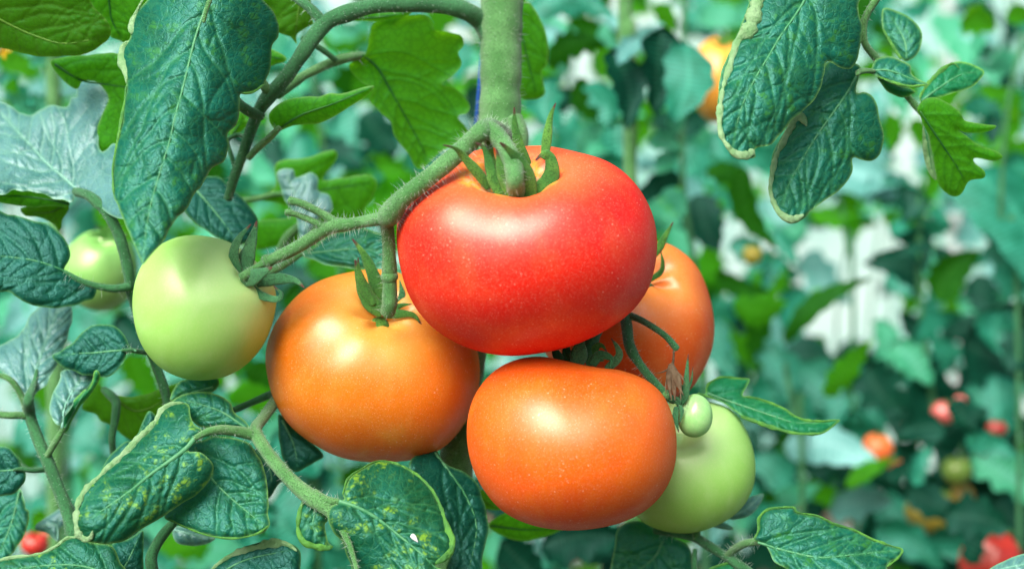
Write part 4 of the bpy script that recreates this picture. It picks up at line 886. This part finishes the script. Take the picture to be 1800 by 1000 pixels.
def btom(label, px, py, rx, ry, Y, c, dark=None, seed=1):
    mt = fruitmat('far_fruit_%02d' % seed, c, dark or tuple(v*.8 for v in c), c, rough=.35, sss=.05)
    pts = [(px + rx*math.cos(a)*(1+.04*math.cos(3*a+seed)), py + ry*math.sin(a)) for a in np.arange(16)*math.pi/8]
    ti = tomato(mt, pts, (px, py), Y, min(rx, ry)*PX*(Y+D)/D, (px+rx*.2, py-ry*.85), label, group='blurred tomatoes in the background', dd=.004, seed=seed, res=(30, 40))
    yq = ti['pit'][1]
    cp = ti['pit']; n = 5; cx = px + rx*.2; cy = py-ry*.80
    c_ = mesh('calyx', [cp+np.array(v)*.004 for v in ((0,0,1),(1,0,0),(0,-1,0),(-1,0,0),(0,1,0),(0,0,-1))], [(0,1,4),(0,4,3),(0,3,2),(0,2,1),(5,4,1),(5,3,4),(5,2,3),(5,1,2)], M['sepal'], ti['t'], {'t': [0]*6})
    for i in range(5):
        a = -math.pi*(.1 + .2*i)
        sepal(c_, 'P', [(cx, cy), (cx+rx*.35*math.cos(a), cy+ry*.3*math.sin(a)), (cx+rx*.6*math.cos(a), cy+ry*.45*math.sin(a)+ry*.1)], rx*.18, M['sepal'], yq, yq-.006)
    return ti

bplant('blurred plant with drooping dark teal leaves and a straight stem, right of the main stem', 1100, .30, [(1108,330),(1100,150),(1098,-60)], [
    (1075,85,150,80,62,'d',-.02),(1125,60,75,125,34,'p',-.03),(1165,45,165,95,66,'d',0.),(1208,66,158,102,84,'t',-.02),(960,110,110,-15,50,'o',.05),(915,20,170,5,60,'t',.03),
    (1040,140,95,75,56,'t',.05),(965,130,110,80,60,'t',.06),(1015,140,90,60,40,'o',.09),(1090,215,70,80,60,'t',.03),(1010,235,90,5,32,'y',.1),(960,225,70,100,40,'y',.1),
    (1140,245,60,20,34,'y',.02),(1175,235,50,-50,30,'y',.02),(1150,290,55,-30,30,'y',.02),(1170,330,60,60,36,'y',.05),(990,70,70,200,30,'p',.1),(1060,40,60,60,26,'y',.05),(1150,10,60,50,30,'b',.1),(1010,160,60,140,40,'d',.1)], r=13)
bplant('blurred plant behind the peach tomato with a long dark diagonal leaf and one bright leaf', 1230, .40, [(1240,800),(1225,500),(1200,300),(1205,-60)], [
    (1200,310,110,150,40,'d'),(1225,340,110,70,70,'d',.05),(1240,300,90,20,40,'o'),(1295,290,165,62,42,'o',-.05),(1290,535,95,-3,52,'b'),(1255,480,105,18,34,'o',.05),(1380,605,190,-38,34,'o',.02),(1455,700,130,-55,42,'b',.0),
    (1260,560,110,75,50,'t',.1),(1335,600,120,70,60,'t',.1),(1280,600,90,95,30,'y',.15),(1400,640,130,60,80,'t',.12),(1340,650,150,50,70,'t',.1),(1290,420,80,50,46,'t',.1),(1240,400,60,-60,34,'b',.1),(1330,330,80,130,34,'y',.1),
    (1380,450,80,120,30,'t',.1),(1200,240,80,-30,40,'d',.1),(1260,230,60,60,40,'t',.1),(1300,250,70,150,34,'y',.12),(1350,560,80,110,40,'o',.1),(1210,700,70,60,50,'d',.1)], r=9)
bplant('blurred plant with pale broad leaves low in the middle right', 1400, .45, [(1410,900),(1400,760),(1380,640)], [
    (1385,790,160,10,66,'p'),(1450,890,130,-3,62,'p',.02),(1490,860,105,-32,26,'b',-.02),(1360,870,90,-10,40,'y'),(1420,850,80,15,34,'b',.03),(1330,800,110,60,60,'t',.08),(1380,720,140,30,70,'t',.08),(1470,760,110,20,60,'t',.06),
    (1340,900,110,20,50,'t',.05),(1540,930,130,30,60,'t',.02),(1360,740,70,-20,36,'d',.05),(1330,850,80,0,50,'d',.15),(1550,870,100,60,60,'t',.05),(1620,960,120,10,60,'t',.02),(1320,680,100,40,50,'t',.15),(1500,720,90,100,60,'t',.1)], r=8)
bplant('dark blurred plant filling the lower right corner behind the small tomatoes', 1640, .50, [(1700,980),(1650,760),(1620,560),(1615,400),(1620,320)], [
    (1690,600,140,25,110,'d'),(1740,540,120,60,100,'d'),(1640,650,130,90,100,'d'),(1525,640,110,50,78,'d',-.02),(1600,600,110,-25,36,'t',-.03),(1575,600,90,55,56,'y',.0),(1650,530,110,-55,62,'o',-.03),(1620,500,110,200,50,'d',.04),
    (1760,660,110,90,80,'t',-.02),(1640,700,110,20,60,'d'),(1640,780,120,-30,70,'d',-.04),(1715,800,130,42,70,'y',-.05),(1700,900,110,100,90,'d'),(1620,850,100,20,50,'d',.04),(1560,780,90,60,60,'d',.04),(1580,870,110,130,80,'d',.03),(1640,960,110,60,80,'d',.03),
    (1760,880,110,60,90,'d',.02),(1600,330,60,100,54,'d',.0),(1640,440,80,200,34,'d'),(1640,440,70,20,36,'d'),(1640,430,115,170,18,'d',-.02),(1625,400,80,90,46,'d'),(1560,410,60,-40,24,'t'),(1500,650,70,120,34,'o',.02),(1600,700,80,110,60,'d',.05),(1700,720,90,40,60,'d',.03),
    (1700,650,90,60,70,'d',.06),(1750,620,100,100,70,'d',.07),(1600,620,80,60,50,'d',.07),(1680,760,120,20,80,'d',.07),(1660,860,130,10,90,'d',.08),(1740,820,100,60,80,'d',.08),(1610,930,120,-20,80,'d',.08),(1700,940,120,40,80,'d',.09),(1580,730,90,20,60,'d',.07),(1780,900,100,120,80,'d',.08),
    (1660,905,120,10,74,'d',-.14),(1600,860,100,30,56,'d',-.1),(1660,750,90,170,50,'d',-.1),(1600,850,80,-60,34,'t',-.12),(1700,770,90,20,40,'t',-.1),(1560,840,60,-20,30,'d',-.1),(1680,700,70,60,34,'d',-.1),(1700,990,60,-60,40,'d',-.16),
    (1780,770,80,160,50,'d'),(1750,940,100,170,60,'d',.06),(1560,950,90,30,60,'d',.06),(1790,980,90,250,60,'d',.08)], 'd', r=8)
bplant('blurred plant at the right edge with a big soft teal leaf', 1760, .42, [(1790,640),(1760,420),(1770,200),(1800,60)], [
    (1715,290,240,68,150,'t'),(1790,360,170,100,110,'t',.03),(1690,300,120,60,60,'t',.05),(1685,40,66,10,52,'b'),(1765,28,55,5,34,'b'),(1720,157,62,0,28,'b'),(1800,90,100,160,24,'y',.03),(1560,200,70,80,36,'b',.08),(1600,210,60,70,30,'b',.1),
    (1735,60,50,120,26,'y',.05),(1780,130,60,120,26,'d',.03),(1750,200,60,100,30,'d',.04),(1720,110,60,60,26,'y',.05),(1770,540,90,100,70,'t',.05),(1700,180,70,30,40,'t',.08),(1740,310,80,130,60,'y',.04),(1800,580,80,110,60,'d')], r=7)
bplant('blurred plant with pale bluish leaves between the right leaflets and the dark corner', 1480, .62, [(1500,620),(1490,440),(1470,250),(1500,-60)], [
    (1440,250,150,30,90,'p'),(1500,260,110,80,70,'p'),(1420,375,100,-5,36,'b'),(1490,380,50,80,34,'b'),(1550,380,60,10,30,'b'),(1430,440,110,60,60,'p',.1),(1410,500,110,100,60,'t'),(1540,330,80,20,60,'t'),(1360,400,80,60,30,'t'),(1480,640,130,60,70,'t',.05),
    (1570,470,60,60,40,'t'),(1600,480,70,-40,40,'y'),(1330,360,70,20,50,'p',.1),(1560,560,90,110,50,'y'),(1640,490,70,-20,60,'t'),(1620,80,120,90,60,'y',.2),(1660,10,140,80,60,'y',.2),(1580,130,90,90,40,'y',.2),(1560,20,60,60,60,'p',.25)], r=7)
bplant('blurred bright plant seen through the gap left of the arching fruit stalk', 640, .48, [(600,600),(585,400),(560,200),(520,-60)], [
    (640,290,80,10,50,'b'),(670,320,70,50,50,'b'),(560,250,110,20,50,'d'),(520,230,110,60,60,'t'),(600,270,90,30,40,'t'),(470,240,90,60,50,'d',.05),(500,180,60,30,40,'b'),(610,300,80,80,50,'b'),(690,340,70,150,50,'b'),(440,270,80,40,40,'y'),(560,320,120,30,60,'y',.1),(500,60,110,60,60,'t',.12),(600,180,100,70,60,'t',.12),(540,330,100,80,60,'t',.1),(660,240,110,80,60,'d',.12),(480,330,90,20,50,'b',.06),(630,130,100,40,56,'b',.14),(700,230,90,120,50,'t',.12),(560,150,90,100,50,'d',.12),(450,420,100,10,60,'t',.06),(600,440,110,20,60,'b',.05),(430,560,90,60,50,'t',.1),(490,200,90,40,60,'y',.14),
    (480,480,120,10,60,'d'),(540,460,90,20,50,'b'),(450,490,90,70,60,'d'),(510,500,90,40,60,'o'),(700,360,90,100,70,'b'),(560,30,90,20,40,'y',.1),(600,80,110,90,50,'y',.2),(740,70,90,60,50,'d'),(790,60,90,80,50,'t'),(840,150,70,100,50,'d',.03)], r=8)
bplant('blurred plant with a straight stem at the upper left behind the corner leaves', 96, .34, [(97,500),(97,250),(92,120),(80,-60)], [
    (20,140,70,60,30,'b'),(60,120,110,-20,26,'y'),(150,130,60,60,40,'t'),(0,130,90,40,40,'t'),(20,180,90,-10,40,'y'),(200,90,80,40,40,'t',.1),(180,350,90,60,50,'b',.1),(30,330,80,30,40,'t',.1),(240,320,90,60,60,'t',.1),(120,540,90,60,70,'t',.1),(200,560,90,30,60,'d',.1),
    (0,520,80,70,60,'y',.1),(40,500,90,100,60,'p',.1),(230,620,100,70,60,'b',.06),(180,640,90,100,40,'b',.1)], r=14)
bplant('blurred pale plant with an upright stem at the lower left', 118, .42, [(118,900),(118,760),(112,640),(110,560)], [
    (140,720,90,60,50,'t'),(60,760,90,50,50,'t'),(20,740,100,40,60,'t'),(160,800,110,60,60,'y'),(90,850,80,30,50,'y'),(60,900,100,30,50,'b'),(200,700,90,80,50,'t'),(230,800,120,80,60,'t'),(10,880,90,60,50,'t'),(180,900,110,30,60,'d'),(280,950,120,20,50,'b'),
    (330,960,110,0,60,'y'),(60,660,80,70,40,'b'),(400,690,90,30,60,'b'),(430,650,80,30,46,'o',-.1),(370,680,90,70,60,'t'),(180,600,60,40,40,'y'),(310,690,80,60,60,'t',.1)], r=10)
bplant('blurred teal plant under the tomatoes at bottom centre', 540, .36, [(560,1000),(545,880),(540,800)], [
    (500,840,130,50,100,'t'),(560,820,110,90,80,'t'),(470,900,130,60,90,'t'),(600,850,90,-20,60,'o',.05),(520,960,110,10,60,'t'),(430,880,110,80,60,'t'),(950,960,150,-5,80,'d',-.1),(1010,930,120,40,80,'d',-.08),(880,950,110,40,70,'d',-.1),(860,870,80,60,50,'d',-.1),
    (450,940,100,20,50,'o'),(1080,960,90,60,60,'d',-.08),(840,840,90,100,60,'d',-.08),(700,960,130,10,90,'t'),(790,800,90,110,50,'d',-.12),(480,760,110,40,90,'t'),(420,800,90,60,60,'t',.1)], 'd', r=8)

for a in (('yellow-orange blurred tomato at the top, left of the large pale-rimmed leaflet', 1262, 140, 50, 76, .33, (.85,.42,.05), (.80,.28,.02), 21),
          ('blurred pale green tomato behind the dark leaflet at the left edge', 176, 475, 66, 72, .16, (.20,.54,.12), (.25,.58,.15), 22),
          ('small blurred red tomato at the very bottom left', 62, 955, 24, 22, .30, (.55,.02,.015), None, 23),
          ('tiny blurred red tomato just above the one at bottom left', 84, 938, 11, 14, .34, (.65,.05,.04), None, 24),
          ('blurred bright orange tomato in the lower right background', 1542, 788, 27, 28, .46, (.80,.20,.04), (.75,.15,.03), 25),
          ('tiny blurred pale orange tomato, left one of a touching pair', 1597, 754, 11, 12, .46, (.80,.38,.12), None, 26),
          ('tiny blurred pale orange tomato, right one of a touching pair', 1614, 764, 12, 12, .46, (.80,.34,.10), None, 27),
          ('blurred pink-red tomato lying slanted above the pale orange pair', 1662, 724, 24, 20, .44, (.60,.12,.11), None, 28),
          ('tiny pink blurred tomato at the upper right of the slanted pink one', 1688, 704, 11, 11, .44, (.72,.18,.17), None, 29),
          ('small blurred red tomato below the bright orange one', 1576, 818, 14, 12, .50, (.60,.10,.04), None, 30),
          ('small blurred dark red tomato behind the soft teal leaf at the right', 1752, 752, 18, 14, .46, (.30,.01,.01), None, 31),
          ('small blurred dark red tomato above the mint leaf at the right', 1733, 788, 20, 12, .46, (.28,.01,.01), None, 32),
          ('blurred dull green tomato in the dark lower right corner', 1682, 826, 27, 26, .47, (.12,.26,.03), None, 33),
          ('blurred olive-yellow tomato above the big red one in the corner', 1640, 900, 48, 38, .48, (.24,.20,.015), None, 34),
          ('small blurred ochre tomato right of the olive-yellow one', 1692, 872, 22, 24, .49, (.32,.22,.02), None, 35),
          ('big blurred red tomato at the bottom right corner', 1742, 985, 54, 58, .40, (.42,.010,.004), (.22,.004,.002), 36),
          ('tiny blurred yellow tomato left of the long dark diagonal leaf stem', 1322, 448, 17, 18, .45, (.40,.36,.02), None, 38)):
    btom(a[0], *a[1:6], a[6], a[7], a[8])
fl = thing('tomato_flower', at(4, 90, .2), 'blurred yellow flower at the left edge under the corner leaf', 'flower')
for i in range(5):
    a = i*1.2566
    sepal(fl, 'P', [(4, 90), (4+8*math.cos(a), 90+8*math.sin(a)), (4+17*math.cos(a), 90+15*math.sin(a))], 10, plain('petal', (.75, .5, .02), .5, .3, .3, (.8,.6,.05)), .2, .19, name='petal')

# rows further back: whole plants, smaller in the picture, leaving the open gaps of the photograph
HOLES = [(1490,450,90,60),(1525,575,70,55),(1785,245,40,30),(620,225,25,22),(1035,50,30,20),(1640,60,40,40)]
def hole(x, y): return any(((x-a)/c)**2 + ((y-b)/d)**2 < 1 for a, b, c, d in HOLES)
rr = random.Random(42)
desc = ['far left', 'left of centre', 'behind the upper branch', 'behind the main stem', 'behind the red tomato', 'right of centre', 'at the right', 'at the far right edge']
for row, Y in enumerate((.70, 1.15, 1.8)):
    for i in range(8):
        px = 40 + i*245 + rr.uniform(-30, 30)
        lv = []
        for _ in range(92):
            x = px + rr.gauss(0, 95); y = rr.uniform(-40, 1040)
            if hole(x, y): continue
            low = y > 560 and x > 1300
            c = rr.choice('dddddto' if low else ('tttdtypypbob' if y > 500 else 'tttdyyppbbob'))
            ln = rr.uniform(42, 108)*(1.0, .8, .62)[row]; an = rr.uniform(-30, 210)
            if hole(x+ln*math.cos(math.radians(an))*.7, y+ln*math.sin(math.radians(an))*.7): continue
            lv.append((x, y, ln, an, rr.uniform(.42, .7)*ln, c, rr.uniform(-.12, .12)))
        bplant('%s row plant of mixed green leaves, strongly blurred, %s' % (('second', 'third', 'fourth')[row], desc[i]), px, Y, [(px+rr.uniform(-50,50), 900), (px+rr.uniform(-60,60), 600), (px+rr.uniform(-60,60), 300), (px+rr.uniform(-60,60), -80)], lv, r=3.5, mat='d')

# an added, unseen row across the aisle, behind the camera: it darkens what the skins reflect
ra = random.Random(8); V = []; Fc = []; vn = []; lpv = []
for _ in range(5200):
    x = ra.uniform(-3.4, 3.4); y = -1.9 + ra.gauss(0, .16); z = ra.uniform(.02, 1.2) - .12*math.sin(x*3)
    a = ra.uniform(0, 6.28); b_ = ra.uniform(-1.2, .6); l = ra.uniform(.05, .11); w = l*.33
    u = np.array([math.cos(a)*math.cos(b_), math.sin(a)*math.cos(b_), math.sin(b_)]); s = np.cross(u, [0, 0, 1.]); s /= np.linalg.norm(s) + 1e-9
    s = s*math.cos(a*3) + np.cross(u, s)*math.sin(a*3); P0 = np.array([x, y, z]); k = len(V)
    V += [P0, P0+u*l*.35+s*w, P0+u*l*.75+s*w*.7, P0+u*l, P0+u*l*.75-s*w*.7, P0+u*l*.35-s*w, P0+u*l*.5+np.cross(u, s)*w*.3]
    Fc += [(k, k+1, k+6), (k+1, k+2, k+6), (k+2, k+3, k+6), (k+3, k+4, k+6), (k+4, k+5, k+6), (k+5, k, k+6)]
    vn += [0]*7; lpv += [(i*20, x*100, z*100) for i in range(7)]
setp(mesh('added_row_foliage', V, Fc, BM['d'], None, {'vein': vn, 'edge': vn, 'lp': lpv}), 'dense green plant row added across the aisle, out of the picture', 'foliage', None, 'stuff')
